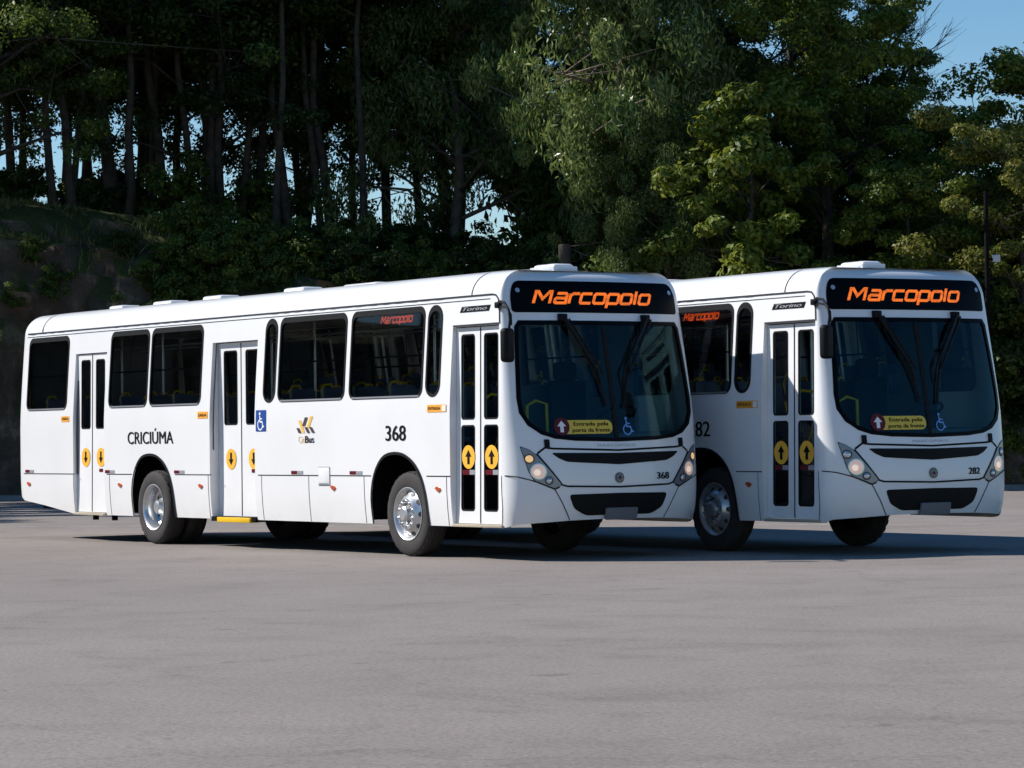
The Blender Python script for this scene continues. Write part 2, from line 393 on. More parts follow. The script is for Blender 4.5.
# ---------------------------------------------------------------- the lot
def struct(o): o['kind'] = 'structure'; return o
def asphalt_mat():
    m, t, b = new_mat("asphalt")
    N = lambda k: t.nodes.new(k); Lk = t.links.new
    geo = N("ShaderNodeNewGeometry")
    def noise_(sc, det, rough=.5, vec=None, dist=0):
        n = N("ShaderNodeTexNoise"); n.inputs['Scale'].default_value = sc; n.inputs['Detail'].default_value = det; n.inputs['Roughness'].default_value = rough; n.inputs['Distortion'].default_value = dist
        Lk(vec or geo.outputs['Position'], n.inputs['Vector']); return n
    def ramp(src, stops):
        r = N("ShaderNodeValToRGB"); c = r.color_ramp
        while len(c.elements) < len(stops): c.elements.new(.5)
        for e, (p, v) in zip(c.elements, stops): e.position = p; e.color = (*v, 1) if isinstance(v, tuple) else (v, v, v, 1)
        Lk(src, r.inputs[0]); return r
    def mul(a, bb, f=1.0):
        x = N("ShaderNodeMixRGB"); x.blend_type = 'MULTIPLY'; x.inputs[0].default_value = f; Lk(a, x.inputs[1]); Lk(bb, x.inputs[2]); return x
    big = ramp(noise_(.22, 7, .62, None, .6).outputs[0], [(.30, (.236, .205, .184)), (.52, (.262, .229, .206)), (.72, (.283, .249, .225))])
    mid = ramp(noise_(1.1, 8, .66, None, .8).outputs[0], [(.32, .87), (.5, 1.0), (.7, 1.04)])
    fine = ramp(noise_(30, 4, .8).outputs[0], [(.3, .62), (.5, 1.0), (.72, 1.28)])
    spots = ramp(noise_(2.3, 3, .5, None, .3).outputs[0], [(.26, .62), (.33, 1.0)])
    blot = ramp(noise_(.55, 5, .6, None, 1.2).outputs[0], [(.27, .74), (.42, 1.0)])
    vor = N("ShaderNodeTexVoronoi"); vor.feature = 'DISTANCE_TO_EDGE'; vor.inputs['Scale'].default_value = .16
    wob = noise_(.8, 5, .6); add = N("ShaderNodeVectorMath"); add.operation = 'MULTIPLY_ADD'; add.inputs[1].default_value = (1.6, 1.6, 0); Lk(wob.outputs['Color'], add.inputs[0]); Lk(geo.outputs['Position'], add.inputs[2]); Lk(add.outputs[0], vor.inputs['Vector'])
    crack = ramp(vor.outputs['Distance'], [(.0, .62), (.0035, 1.0)])
    c = mul(big.outputs[0], mid.outputs[0]); c = mul(c.outputs[0], fine.outputs[0]); c = mul(c.outputs[0], spots.outputs[0], .7); c = mul(c.outputs[0], blot.outputs[0], .7); c = mul(c.outputs[0], crack.outputs[0], .35)
    Lk(c.outputs[0], b.inputs['Base Color']); b.inputs['Roughness'].default_value = .9; b.inputs['Specular IOR Level'].default_value = .25
    bp = N("ShaderNodeBump"); bp.inputs['Strength'].default_value = .35; bp.inputs['Distance'].default_value = .012; Lk(noise_(55, 4, .7).outputs[0], bp.inputs['Height'])
    b2 = N("ShaderNodeBump"); b2.inputs['Strength'].default_value = .3; b2.inputs['Distance'].default_value = .03; Lk(noise_(1.6, 4, .6).outputs[0], b2.inputs['Height']); Lk(bp.outputs[0], b2.inputs['Normal']); Lk(b2.outputs[0], b.inputs['Normal'])
    return m
EDGE = [(62, 52), (34, 63), (22, 66.5), (11.5, 69.3), (0, 71.6), (-12, 73.2), (-22, 71), (-30, 63), (-37, 50), (-42, 34), (-45, 12)]
def spline(P, step):
    out = []
    for i in range(len(P) - 1):
        p0, p1, p2, p3 = [Vector(P[max(0, min(len(P) - 1, k))]) for k in (i - 1, i, i + 1, i + 2)]
        n = max(2, int((p2 - p1).length / step))
        for k in range(n):
            t = k / n; out.append(.5 * ((2 * p1) + (p2 - p0) * t + (2 * p0 - 5 * p1 + 4 * p2 - p3) * t * t + (3 * p1 - p0 - 3 * p2 + p3) * t ** 3))
    out.append(Vector(P[-1])); return out
EP = spline(EDGE, .28)
def edge_n(i):
    d = (EP[min(i + 1, len(EP) - 1)] - EP[max(i - 1, 0)]).normalized(); return Vector((d.y, -d.x))   # outwards, away from the lot
mb = MB(); mb.add([(-700, -700, 0), (700, -700, 0), (700, 700, 0), (-700, 700, 0)], [(0, 1, 2, 3)]); struct(mb.build("asphalt_lot", asphalt_mat(), None, None))
def worn_mat():
    m = mat("worn_white_line", (.62, .60, .57), .8); t = m.node_tree; b = t.nodes["Principled BSDF"]
    n = t.nodes.new("ShaderNodeTexNoise"); n.inputs['Scale'].default_value = 3.5; n.inputs['Detail'].default_value = 8; n.inputs['Roughness'].default_value = .7
    g = t.nodes.new("ShaderNodeNewGeometry"); r = t.nodes.new("ShaderNodeValToRGB"); r.color_ramp.elements[0].position = .40; r.color_ramp.elements[1].position = .62
    t.links.new(g.outputs['Position'], n.inputs['Vector']); t.links.new(n.outputs[0], r.inputs[0]); t.links.new(r.outputs[0], b.inputs['Alpha']); return m
a, b = at(-20, 54.1, .004), at(22, 38.4, .004); d = (b - a).normalized(); n_ = Vector((-d.y, d.x, 0)) * .075
mb = MB(); mb.add([a - n_, b - n_, b + n_, a + n_], [(0, 1, 2, 3)]); struct(mb.build("painted_line", worn_mat(), None, None))
# kerb along the foot of the bank
mb = MB(); rows = []
for i in range(0, len(EP), 2):
    n2 = edge_n(i); rows.append([at(*(EP[i] + n2 * o), z) for o, z in ((-.28, 0), (-.27, .12), (-.02, .13), (.0, .06))])
for i in range(len(rows) - 1):
    for k in range(3): mb.add([rows[i][k], rows[i + 1][k], rows[i + 1][k + 1], rows[i][k + 1]], [(0, 1, 2, 3)])
struct(mb.build("kerb", mat("kerb_concrete", (.25, .245, .235), .85, var=.25, scale=2.5), None, 30))
# ---------------------------------------------------------------- the cut bank behind the lot
def bank_h(L): return float(np.interp(L, [-60, -30, -13, -7.5, -4, -1, 3, 8, 14, 30, 60], [7.6, 7.75, 7.6, 6.9, 6.0, 5.35, 5.0, 3.6, 2.6, 2.2, 2.0]))
def n3(p, s, seed=0.): return noise.fractal(Vector((p[0] * s + seed, p[1] * s - seed, p[2] * s)), 1.0, 2.1, 5)
TT = [0, .12, .3, .5, .7, .9, 1.1, 1.3, 1.5, 1.7, 1.95, 2.2, 2.5, 2.9, 3.4, 4, 4.8, 6, 8, 11, 15, 20, 27, 36, 48, 64, 90]
def bank_z(L, t):
    H = bank_h(L); f = .86 * sstep(t / 2.2) ** .8 + .14 * sstep((t - 1.8) / 3.0); return H * f - max(0, t - 12) * .012
def ground_at(L, D):
    """height of the bank surface at a spot"""
    best = min(range(0, len(EP), 2), key=lambda i: (EP[i] - Vector((L, D))).length_squared); q = Vector((L, D)) - EP[best]; t = q.dot(edge_n(best))
    return bank_z(L, t) if t > 0 else 0.0
mb = MB(); nr = len(TT)
for i in range(len(EP)):
    nn = edge_n(i); wn = FW * nn.y + RG * nn.x
    for t in TT:
        q = EP[i] + nn * t; z = bank_z(q.x, t); P = at(q.x, q.y, z); a = sstep(t / .5) * (1 - sstep((t - 3) / 3))
        r_ = n3(P, .42, 3.) * .75 + n3(P, 1.3, 9.) * .55 + n3(P, 3.1, 2.) * .22 + abs(n3((P.x, P.y, P.z * 2.2), .8, 21.)) * .5
        P = P + Vector((wn.x, wn.y, 0)) * (r_ - .3) * a + Vector((0, 0, n3(P, .25, 5.) * .25 * sstep((t - 1.5) / 2)))
        P.z = max(P.z, -.05 if t < .2 else .02); mb.v.append(tuple(P))
for i in range(len(EP) - 1):
    for k in range(nr - 1): a = i * nr + k; mb.f.append((a, a + nr, a + nr + 1, a + 1))
def bank_mat():
    m, t, b = new_mat("bank_earth"); N = t.nodes.new; Lk = t.links.new
    g = N("ShaderNodeNewGeometry"); s = N("ShaderNodeSeparateXYZ"); Lk(g.outputs['True Normal'], s.inputs[0])
    n = N("ShaderNodeTexNoise"); n.inputs['Scale'].default_value = .9; n.inputs['Detail'].default_value = 10; n.inputs['Roughness'].default_value = .7; Lk(g.outputs['Position'], n.inputs['Vector'])
    r = N("ShaderNodeValToRGB"); c = r.color_ramp; c.elements[0].position = .32; c.elements[0].color = (.05, .038, .03, 1); c.elements[1].position = .68; c.elements[1].color = (.34, .235, .155, 1); e = c.elements.new(.52); e.color = (.12, .080, .054, 1); Lk(n.outputs[0], r.inputs[0])
    gr = N("ShaderNodeValToRGB"); c = gr.color_ramp; c.elements[0].color = (.03, .05, .012, 1); c.elements[1].color = (.075, .075, .025, 1); n2 = N("ShaderNodeTexNoise"); n2.inputs['Scale'].default_value = 2.2; n2.inputs['Detail'].default_value = 7; Lk(g.outputs['Position'], n2.inputs['Vector']); Lk(n2.outputs[0], gr.inputs[0])
    mr = N("ShaderNodeMapRange"); mr.inputs[1].default_value = .45; mr.inputs[2].default_value = .75; Lk(s.outputs[2], mr.inputs[0])
    mx = N("ShaderNodeMixRGB"); Lk(mr.outputs[0], mx.inputs[0]); Lk(r.outputs[0], mx.inputs[1]); Lk(gr.outputs[0], mx.inputs[2]); Lk(mx.outputs[0], b.inputs['Base Color']); b.inputs['Roughness'].default_value = .95; b.inputs['Specular IOR Level'].default_value = .15
    bp = N("ShaderNodeBump"); bp.inputs['Strength'].default_value = .8; bp.inputs['Distance'].default_value = .15; n4 = N("ShaderNodeTexNoise"); n4.inputs['Scale'].default_value = 3.; n4.inputs['Detail'].default_value = 8; Lk(g.outputs['Position'], n4.inputs['Vector']); Lk(n4.outputs[0], bp.inputs['Height']); Lk(bp.outputs[0], b.inputs['Normal'])
    return m
struct(mb.build("earth_bank", bank_mat(), None, 50))

# ---------------------------------------------------------------- trees
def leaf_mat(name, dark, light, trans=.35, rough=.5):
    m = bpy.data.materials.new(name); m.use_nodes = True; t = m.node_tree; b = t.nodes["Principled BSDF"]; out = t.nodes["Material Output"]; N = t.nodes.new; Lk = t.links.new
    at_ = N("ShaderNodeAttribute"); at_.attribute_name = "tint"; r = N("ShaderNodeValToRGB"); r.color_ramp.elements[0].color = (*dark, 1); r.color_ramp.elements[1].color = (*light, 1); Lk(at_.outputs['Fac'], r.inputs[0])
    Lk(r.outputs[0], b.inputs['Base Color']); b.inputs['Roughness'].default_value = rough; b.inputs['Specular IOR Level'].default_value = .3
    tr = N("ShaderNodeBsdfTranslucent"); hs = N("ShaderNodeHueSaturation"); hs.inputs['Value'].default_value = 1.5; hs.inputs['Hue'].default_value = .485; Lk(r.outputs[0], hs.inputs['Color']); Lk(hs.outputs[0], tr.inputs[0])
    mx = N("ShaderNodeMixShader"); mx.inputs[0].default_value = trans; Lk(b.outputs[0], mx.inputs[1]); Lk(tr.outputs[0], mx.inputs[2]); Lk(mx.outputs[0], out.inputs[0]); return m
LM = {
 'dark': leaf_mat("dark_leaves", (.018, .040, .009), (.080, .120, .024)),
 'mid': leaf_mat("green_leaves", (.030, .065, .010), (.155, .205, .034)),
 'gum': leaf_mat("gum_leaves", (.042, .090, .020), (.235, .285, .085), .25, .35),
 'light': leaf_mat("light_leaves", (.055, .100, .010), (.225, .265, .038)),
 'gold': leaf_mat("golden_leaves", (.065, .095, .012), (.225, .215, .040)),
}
BARK = mat("bark", (.062, .047, .036), .9, var=.45, scale=5, bump=.8, bscale=9)
PALE = mat("pale_bark", (.17, .13, .10), .8, var=.4, scale=3, bump=.4, bscale=9)
def leaves_mesh(name, cen, nrm, L, W, rng, droop=0., tint=None):
    n = len(cen); ax = rng.normal(size=(n, 3)); ax -= nrm * (ax * nrm).sum(1)[:, None]; ax[:, 2] -= droop; ax /= np.linalg.norm(ax, axis=1)[:, None]
    sd_ = np.cross(nrm, ax); sd_ /= np.linalg.norm(sd_, axis=1)[:, None] + 1e-9; nn = np.cross(ax, sd_)
    ln = (L * rng.uniform(.65, 1.25, n))[:, None]; wd_ = (W * rng.uniform(.7, 1.2, n))[:, None]
    v = np.stack([cen - ax * ln * .5, cen + sd_ * wd_ * .5 + nn * ln * .05 - ax * ln * .06, cen + ax * ln * .5 - nn * ln * .10, cen - sd_ * wd_ * .5 + nn * ln * .05 - ax * ln * .06], 1).reshape(-1, 3)
    me = bpy.data.meshes.new(name); me.vertices.add(4 * n); me.vertices.foreach_set('co', v.ravel().astype(np.float32)); me.loops.add(4 * n); me.loops.foreach_set('vertex_index', np.arange(4 * n, dtype=np.int32))
    me.polygons.add(n); me.polygons.foreach_set('loop_start', np.arange(0, 4 * n, 4, dtype=np.int32)); me.update(calc_edges=True); me.validate()
    a = me.attributes.new("tint", 'FLOAT', 'POINT'); tt = rng.beta(1.7, 2.2, n) if tint is None else tint; a.data.foreach_set('value', np.repeat(np.clip(tt, 0, 1), 4).astype(np.float32)); return me
def clumps(rng, tips, per, rad, flat=.6):
    """leaf centres and facing directions round a set of branch tips"""
    C_, N_ , T_ = [], [], []
    for p in tips:
        k = int(per * rng.uniform(.6, 1.35)); r = rad * rng.uniform(.6, 1.35)
        u = rng.normal(size=(k, 3)); u /= np.linalg.norm(u, axis=1)[:, None]; q = u * (rng.uniform(0, 1, k) ** .45)[:, None] * r; q[:, 2] *= flat
        C_.append(np.array(p) + q); m = u * .95 + rng.normal(size=(k, 3)) * .45 + np.array([0, 0, .45]); N_.append(m / np.linalg.norm(m, axis=1)[:, None]); T_.append(rng.beta(1.7, 2.2, k) + rng.normal(0, .16))
    return np.concatenate(C_), np.concatenate(N_), np.concatenate(T_)
def limbs(rng, mb, base, top, r0, nl, z0f, spread, rise, sub=3, bend=.4, n=7):
    """trunk with limbs; gives back the limb tips"""
    base, top = Vector(base), Vector(top); pts = []; off = Vector((rng.normal(0, bend), rng.normal(0, bend), 0))
    for i in range(9):
        t = i / 8; pts.append(base.lerp(top, t) + off * sin(pi * t) * .5 + Vector((rng.normal(0, .05), rng.normal(0, .05), 0)))
    mb.tube(pts, [r0 * (1.25 if i == 0 else 1) * (1 - .80 * (i / 8) ** .9) for i in range(9)], n + 2); tips = []
    for k in range(nl):
        t = z0f + (1 - z0f) * (k + rng.uniform(0, .9)) / nl; t = min(t, .98); f = t * 8; i = int(f); p = pts[i].lerp(pts[min(8, i + 1)], f - i); a = k * 2.4 + rng.uniform(-.5, .5); s_ = spread * (1.15 - .55 * t) * rng.uniform(.65, 1.15)
        e = p + Vector((cos(a) * s_, sin(a) * s_, rise * s_ * rng.uniform(.4, 1.1))); m = p.lerp(e, .5) + Vector((rng.normal(0, .15), rng.normal(0, .15), rng.uniform(-.05, .25) * s_)); rr = r0 * .38 * (1.1 - t * .6); mb.tube([p, m, e], [rr, rr * .6, rr * .2], n - 2); tips.append(e)
        for j in range(sub):
            b_ = m.lerp(e, rng.uniform(.0, .8)); q = b_ + Vector((rng.normal(0, .42) * s_, rng.normal(0, .42) * s_, rng.normal(.08, .28) * s_)); mb.tube([b_, q], [rr * .35, rr * .12], 4); tips.append(q)
    tips.append(pts[-1]); return tips
def mk_tree(seed, h, r0, nl, z0f, spread, rise, sub, per, rad, L, W, lm, bark=BARK, droop=0., flat=.6, bend=.4, lean=(0, 0), extra=0, up=.75):
    rng = np.random.default_rng(seed); mb = MB(); tips = limbs(rng, mb, (0, 0, -.4), (lean[0], lean[1], h), r0, nl, z0f, spread, rise, sub, bend)
    if extra: tips += [tuple(np.array(tips[rng.integers(len(tips))]) + rng.normal(0, spread * .25, 3)) for _ in range(extra)]
    me_t = bpy.data.meshes.new("trunk"); me_t.from_pydata(mb.v, [], mb.f); me_t.polygons.foreach_set('use_smooth', [True] * len(me_t.polygons)); me_t.materials.append(bark)
    c, n_, t_ = clumps(rng, [tuple(p) for p in tips], per, rad, flat)
    if droop: n_[:, 2] *= .25; n_ += rng.normal(0, .4, n_.shape); n_ /= np.linalg.norm(n_, axis=1)[:, None]
    me_c = leaves_mesh("crown", c, n_, L, W, rng, droop, t_); me_c.materials.append(lm); return me_t, me_c
KINDS = {
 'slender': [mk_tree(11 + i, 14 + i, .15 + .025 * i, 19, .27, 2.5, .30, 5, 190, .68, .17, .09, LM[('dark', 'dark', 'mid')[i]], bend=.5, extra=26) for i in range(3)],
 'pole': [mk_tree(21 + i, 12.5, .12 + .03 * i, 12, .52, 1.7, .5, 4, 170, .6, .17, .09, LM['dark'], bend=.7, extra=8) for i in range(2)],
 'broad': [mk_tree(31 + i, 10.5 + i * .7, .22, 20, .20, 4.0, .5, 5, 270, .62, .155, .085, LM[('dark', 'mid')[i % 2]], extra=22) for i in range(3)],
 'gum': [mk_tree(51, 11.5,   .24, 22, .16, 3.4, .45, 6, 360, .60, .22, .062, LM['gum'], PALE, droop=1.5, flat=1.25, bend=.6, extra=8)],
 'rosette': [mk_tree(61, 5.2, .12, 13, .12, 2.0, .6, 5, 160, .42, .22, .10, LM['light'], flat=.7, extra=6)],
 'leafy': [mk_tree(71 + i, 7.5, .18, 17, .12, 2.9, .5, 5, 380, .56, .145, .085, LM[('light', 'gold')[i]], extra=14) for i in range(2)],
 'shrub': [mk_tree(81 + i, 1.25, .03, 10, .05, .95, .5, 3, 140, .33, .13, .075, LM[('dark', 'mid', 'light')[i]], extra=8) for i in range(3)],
}
CN = {}
def tree(kind, v, L, D, s=1.0, rz=None, name="tree", label=None, cat="tree", group=None, z=None, sz=1.0):
    me_t, me_c = KINDS[kind][v]; zz = ground_at(L, D) if z is None else z; rs = random.Random(int((L * 131 + D * 17) * 10))
    e = empty(name, at(L, D, zz - .1), rs.uniform(0, 6.28) if rz is None else rz); e.scale = (s, s, s * sz); tag(e, label, cat, group)
    for nm, me in (("trunk" if cat == "tree" else "stem", me_t), ("crown" if cat == "tree" else "foliage", me_c)):
        o = bpy.data.objects.new(nm, me); COL.objects.link(o); o.parent = e
    return e
def pxL(px, D): return (px - 512) / 2978.7 * D
rs = random.Random(5)
# the shaded wood on the bank, in loose rows going back
FG = "slender trees of the shaded wood"
FLAB = "tall slender dark tree in the close rows of the shaded wood on the left bank"
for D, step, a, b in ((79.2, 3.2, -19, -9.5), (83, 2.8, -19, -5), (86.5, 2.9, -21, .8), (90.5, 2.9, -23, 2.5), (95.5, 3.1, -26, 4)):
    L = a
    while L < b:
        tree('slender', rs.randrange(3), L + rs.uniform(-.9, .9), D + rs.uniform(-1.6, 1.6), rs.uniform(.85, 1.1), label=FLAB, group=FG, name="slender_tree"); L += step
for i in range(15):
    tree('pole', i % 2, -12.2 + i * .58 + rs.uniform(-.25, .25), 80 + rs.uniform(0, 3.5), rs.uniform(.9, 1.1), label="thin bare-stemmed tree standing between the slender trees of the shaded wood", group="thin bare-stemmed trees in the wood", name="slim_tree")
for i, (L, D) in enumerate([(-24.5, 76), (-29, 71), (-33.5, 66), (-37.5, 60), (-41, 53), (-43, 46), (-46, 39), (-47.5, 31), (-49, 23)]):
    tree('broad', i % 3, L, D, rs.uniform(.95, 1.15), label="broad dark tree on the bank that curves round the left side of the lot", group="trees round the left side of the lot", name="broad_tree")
tree('broad', 1, -13.4, 76.4, .92, 1.0, "broad_tree", "broad green tree at the top left, sunlit down its left side", z=6.9)
tree('broad', 0, -8.4, 83, .9, 2.2, "broad_tree", "broad dark tree with a few sunlit sprays, right of the leftmost broad tree", z=6.8)
tree('gum', 0, 2.75, 73.2, .50, 3.4, "gum_tree", "young bushy gum tree half hiding the trunk of the large gum tree", z=4.1, sz=.9)
tree('gum', 0, 3.9, 72.8, .46, 1.3, "gum_tree", "young gum tree between the large gum tree and the gap of the buses", z=3.9, sz=.95)
tree('gum', 0, 3.1, 74.6, 1.0, .4, "gum_tree", "large grey-green gum tree with hanging leaves behind the front end of the nearer bus", z=4.9)
tree('gum', 0, -1.6, 84, .92, 2.6, "gum_tree", "half-hidden gum tree in deep shade left of the large gum tree", z=5.0)
tree('rosette', 0, 5.9, 71.6, 1.0, .5, "leafy_tree", "low bright green tree with star-like leaf tufts between the two buses", z=3.6)
tree('leafy', 0, 8.0, 75.2, .95, .9, "leafy_tree", "yellow-green round-topped tree high up behind the farther bus", z=5.6)
tree('broad', 2, 5.4, 82, 1.05, 1.4, "broad_tree", "dark tree right behind the large gum tree", z=4.6)
tree('broad', 0, 7.6, 80.5, .95, 2.9, "broad_tree", "broad dark tree directly behind the farther bus, its foot hidden", z=4.2)
tree('broad', 1, 8.9, 79.0, .72, .2, "broad_tree", "green tree whose crown meets the blue sky at the upper right", z=3.0)
tree('broad', 2, 9.8, 90, .78, .7, "broad_tree", "dark tree farther back, seen through gaps above the farther bus", z=1.5)
tree('broad', 0, 6.4, 91, .95, .7, "broad_tree", "dark tree farthest back, filling the gaps right of the gum tree", z=3)
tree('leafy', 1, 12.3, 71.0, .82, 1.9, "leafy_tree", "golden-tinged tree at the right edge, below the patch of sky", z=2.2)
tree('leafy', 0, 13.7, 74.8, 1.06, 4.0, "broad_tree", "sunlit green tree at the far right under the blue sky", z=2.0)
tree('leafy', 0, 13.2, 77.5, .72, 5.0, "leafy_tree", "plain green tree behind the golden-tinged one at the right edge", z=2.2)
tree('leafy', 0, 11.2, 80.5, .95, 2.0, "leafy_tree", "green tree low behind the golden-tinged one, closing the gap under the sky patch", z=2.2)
tree('broad', 2, 20, 76, .8, 1.0, "broad_tree", "broad tree just beyond the right edge of the view")
tree('leafy', 0, 9.6, 71.6, .66, 3.0, "leafy_tree", "small light green tree rising just over the roof of the farther bus", z=2.4)
# shrubs along the bank
SG = "shrubs along the bank"
for px, D, v, s, lab in [(612, 72.9, 2, 1.3, "bright green shrub showing just over the roof front of the nearer bus"), (452, 75.5, 2, .62, "small bright shrub over the rear half of the nearer bus, below the gum trees"), (682, 73.0, 2, .55, "small light shrub in the gap between the two bus roofs"), (1020, 69.6, 2, .62, "small lit shrub at the right edge beside the farther bus")]:
    tree('shrub', v, pxL(px, D), D, s, name="shrub", label=lab, cat="shrub")
for i in range(9):
    D = 73.9 + rs.uniform(0, 1.5); px = 8 + i * 20 + rs.uniform(-8, 8)
    tree('shrub', rs.randrange(2), pxL(px, D), D, rs.uniform(.28, .5), name="shrub", label="small low shrub on the lip of the rocky bank at the far left", cat="shrub", group="small shrubs on the rocky bank")
for i in range(26):
    px = 175 + i * 14 + rs.uniform(-8, 8); D = 74.6 + rs.uniform(-.9, 1.3)
    tree('shrub', rs.randrange(2), pxL(px, D), D, rs.uniform(.45, .85), name="shrub", label="dark green shrub in the shaded thicket along the bank above the nearer bus", cat="shrub", group=SG)
for i in range(26):
    L, D = -20 + i * .92 + rs.uniform(-.5, .5), rs.uniform(80, 90)
    tree('shrub', rs.randrange(2), L, D, rs.uniform(.7, 1.25), name="shrub", label="tall dark undergrowth shrub among the trunks of the shaded wood", cat="shrub", group="undergrowth among the trunks")
for i in range(18):
    L, D = 1.5 + i * .78 + rs.uniform(-.3, .3), rs.uniform(80, 86)
    tree('shrub', rs.randrange(2), L, D, rs.uniform(2.2, 3.0) * (1 if L < 9 else .85), name="shrub", label="tall dark bush behind the trees right of the large gum tree", cat="shrub", group="bushes behind the right-hand trees")
for i in range(16):
    L = 8.2 + i * .62; D = 69.5 - .12 * (L - 11) + rs.uniform(.6, 3.0)
    tree('shrub', rs.randrange(2), L, D, rs.uniform(.9, 1.5), name="shrub", label="dark shrub in the thicket at the foot of the bank beside the farther bus", cat="shrub", group="shrubs at the foot of the bank")
# leafless branches against the sky
rng = np.random.default_rng(3); mb = MB()
def branch(p, d, ln, r, depth):
    q = p + d * ln; m = p.lerp(q, .5) + Vector(rng.normal(0, .04 * ln, 3)); mb.tube([p, m, q], [r, r * .8, r * .55], 6 if depth > 2 else 4)
    if depth:
        for k in range(3 if depth > 1 else 4):
            n_ = (d + Vector(rng.normal(0, .34, 3)) + Vector((.10, 0, .10))).normalized(); branch(p.lerp(q, rng.uniform(.45, 1)), n_, ln * rng.uniform(.55, .8), r * .5, depth - 1)
mb.tube([(0, 0, -.3), (.2, 0, 3.5), (.1, 0, 7.2)], [.16, .12, .08], 8)
for ang in (-.25, .1, .42, .7): branch(Vector((.1, 0, 6.6 + rng.uniform(-.4, .5))), Vector((sin(ang), rng.normal(0, .15), cos(ang))).normalized(), 1.75, .045, 3)
e = empty("bare_tree", at(9.9, 80.5, 3.2), atan2(RG.y, RG.x)); tag(e, "thin leafless tree with bare twigs against the blue sky", "tree"); mb.build("trunk", BARK, e, 60)
# rough grass on the lip of the bank
rng = np.random.default_rng(9); cs = []
for i in range(0, len(EP), 1):
    if not -24 < EP[i].x < 1: continue
    nn = edge_n(i)
    for t in rng.uniform(1.7, 7.5, 120):
        q = EP[i] + nn * t + Vector(rng.normal(0, .25, 2)); P = at(q.x, q.y, 0); cs.append((P.x, P.y, bank_z(q.x, t) + n3(P, .25, 5.) * .25 * sstep((t - 1.5) / 2) + .08))
cs = np.array(cs); nr_ = rng.normal(size=(len(cs), 3)); nr_[:, 2] *= .15; nr_ /= np.linalg.norm(nr_, axis=1)[:, None]
LM['grass'] = leaf_mat("grass_blades", (.050, .070, .014), (.190, .180, .060))
me = leaves_mesh("grass", cs, nr_, .34, .035, rng, droop=-2.5); tag(link("grass", me, LM['grass']), kind='stuff')
# posts and the lamp pole
for px, D, ht, r_, nm, lab in ((566.5, 72.3, 6.05, .16, "timber_post", "thick brown timber post showing over the front hatch of the nearer bus"), (660, 73.5, 5.62, .07, "timber_post", "thin grey post showing over the roof between the two buses")):
    mb = MB(); P = at(pxL(px, D), D, ground_at(pxL(px, D), D)); mb.lathe([(r_, -.3), (r_ * .97, ht - P.z - .03), (r_ * .9, ht - P.z), (.001, ht - P.z)], (0, 0, 0), 'Z', 14)
    o = mb.build(nm, BARK if r_ > .1 else mat("grey_post", (.22, .21, .2), .8, var=.2), None, 40); o.location = P; tag(o, lab, "post")
e = empty("lamp_pole", at(pxL(989, 68.5), 68.5, 0), atan2(RG.y, RG.x)); tag(e, "thin dark pole with a small white box, right of the farther bus", "pole")
mb = MB(); mb.lathe([(.11, 0), (.11, .25), (.07, .3), (.05, 6.9), (.001, 6.9)], (0, 0, 0), 'Z', 12); mb.build("pole", M['chassis'], e, 40)
mb = MB(); mb.box((.13, -.07, 5.26), (.30, .07, 5.43), .02); mb.build("meter_box", M['ghost'], e, 40)
mb = MB(); mb.box((-.02, -.04, 5.3), (.13, .04, 5.36)); mb.build("bracket", M['chassis'], e)

# ---------------------------------------------------------------- the bus
WINS = [(-10.61, -9.24, .12), (-7.90, -6.71, .12), (-6.65, -5.15, .12), (-3.47, -3.15, .155), (-3.09, -1.43, .12), (-1.33, .35, .12), (.41, .73, .155)]
LWINS = [(-10.55, -9.25, .12), (-9.15, -7.95, .12), (-7.84, -6.72, .12), (-6.60, -5.15, .12), (-5.05, -3.2, .12), (-3.05, -1.42, .12), (-1.31, .34, .12), (.5, 1.7, .12)]
ZW0, ZW1 = 1.86, 2.925
DOORS = [  # x0, x1, z top, leaf plane, [leaf edges], glass columns, glass rows, arrow centres, arrow z, up?
    (-9.02, -8.02, 2.65, -1.262, .0155, [(-9.015, -8.545), (-8.53, -8.025)], [(-8.90, -8.60), (-8.43, -8.14)], [(1.58, 2.56)], (-8.74, -8.255), 1.18, False),
    (-4.89, -3.67, 2.67, -1.19, .004, [(-4.885, -4.265), (-4.25, -3.675)], [(-4.73, -4.36), (-4.14, -3.78)], [(1.59, 2.56)], (-4.54, -3.93), 1.15, False),
    (.95, 2.00, 2.65, -1.245, .0155, [(.955, 1.455), (1.47, 1.985)], [(1.055, 1.345), (1.53, 1.825)], [(1.59, 2.565), (.55, 1.53)], (1.215, 1.695), 1.165, True),
]
WB = -6.507; WX = -0.075
def arch(c): return [(c - .63, .375), (c - .645, .72), (c - .55, 1.00), (c - .36, 1.18), (c - .12, 1.22), (c + .13, 1.20), (c + .34, 1.10), (c + .50, .93), (c + .585, .72), (c + .615, .375)]
def arch_s(c): return [arch(c)[0]] + rpoly(arch(c), [.001, .2, .2, .2, .2, .2, .2, .2, .2, .001], 3)[4:-4] + [arch(c)[-1]]
A_F, A_R = WX - .09, WB - .02
HT = H0 + .46
WS_HALF = [(0, 1.318), (.56, 1.333), (.82, 1.36), (.98, 1.41), (1.12, 1.51), (1.195, 1.65), (1.205, 1.82), (1.175, 2.25), (1.14, 2.62), (1.09, 2.69), (0, 2.69)]
WS = [(y, z) for y, z in WS_HALF] + [(-y, z) for y, z in reversed(WS_HALF[1:-1])]
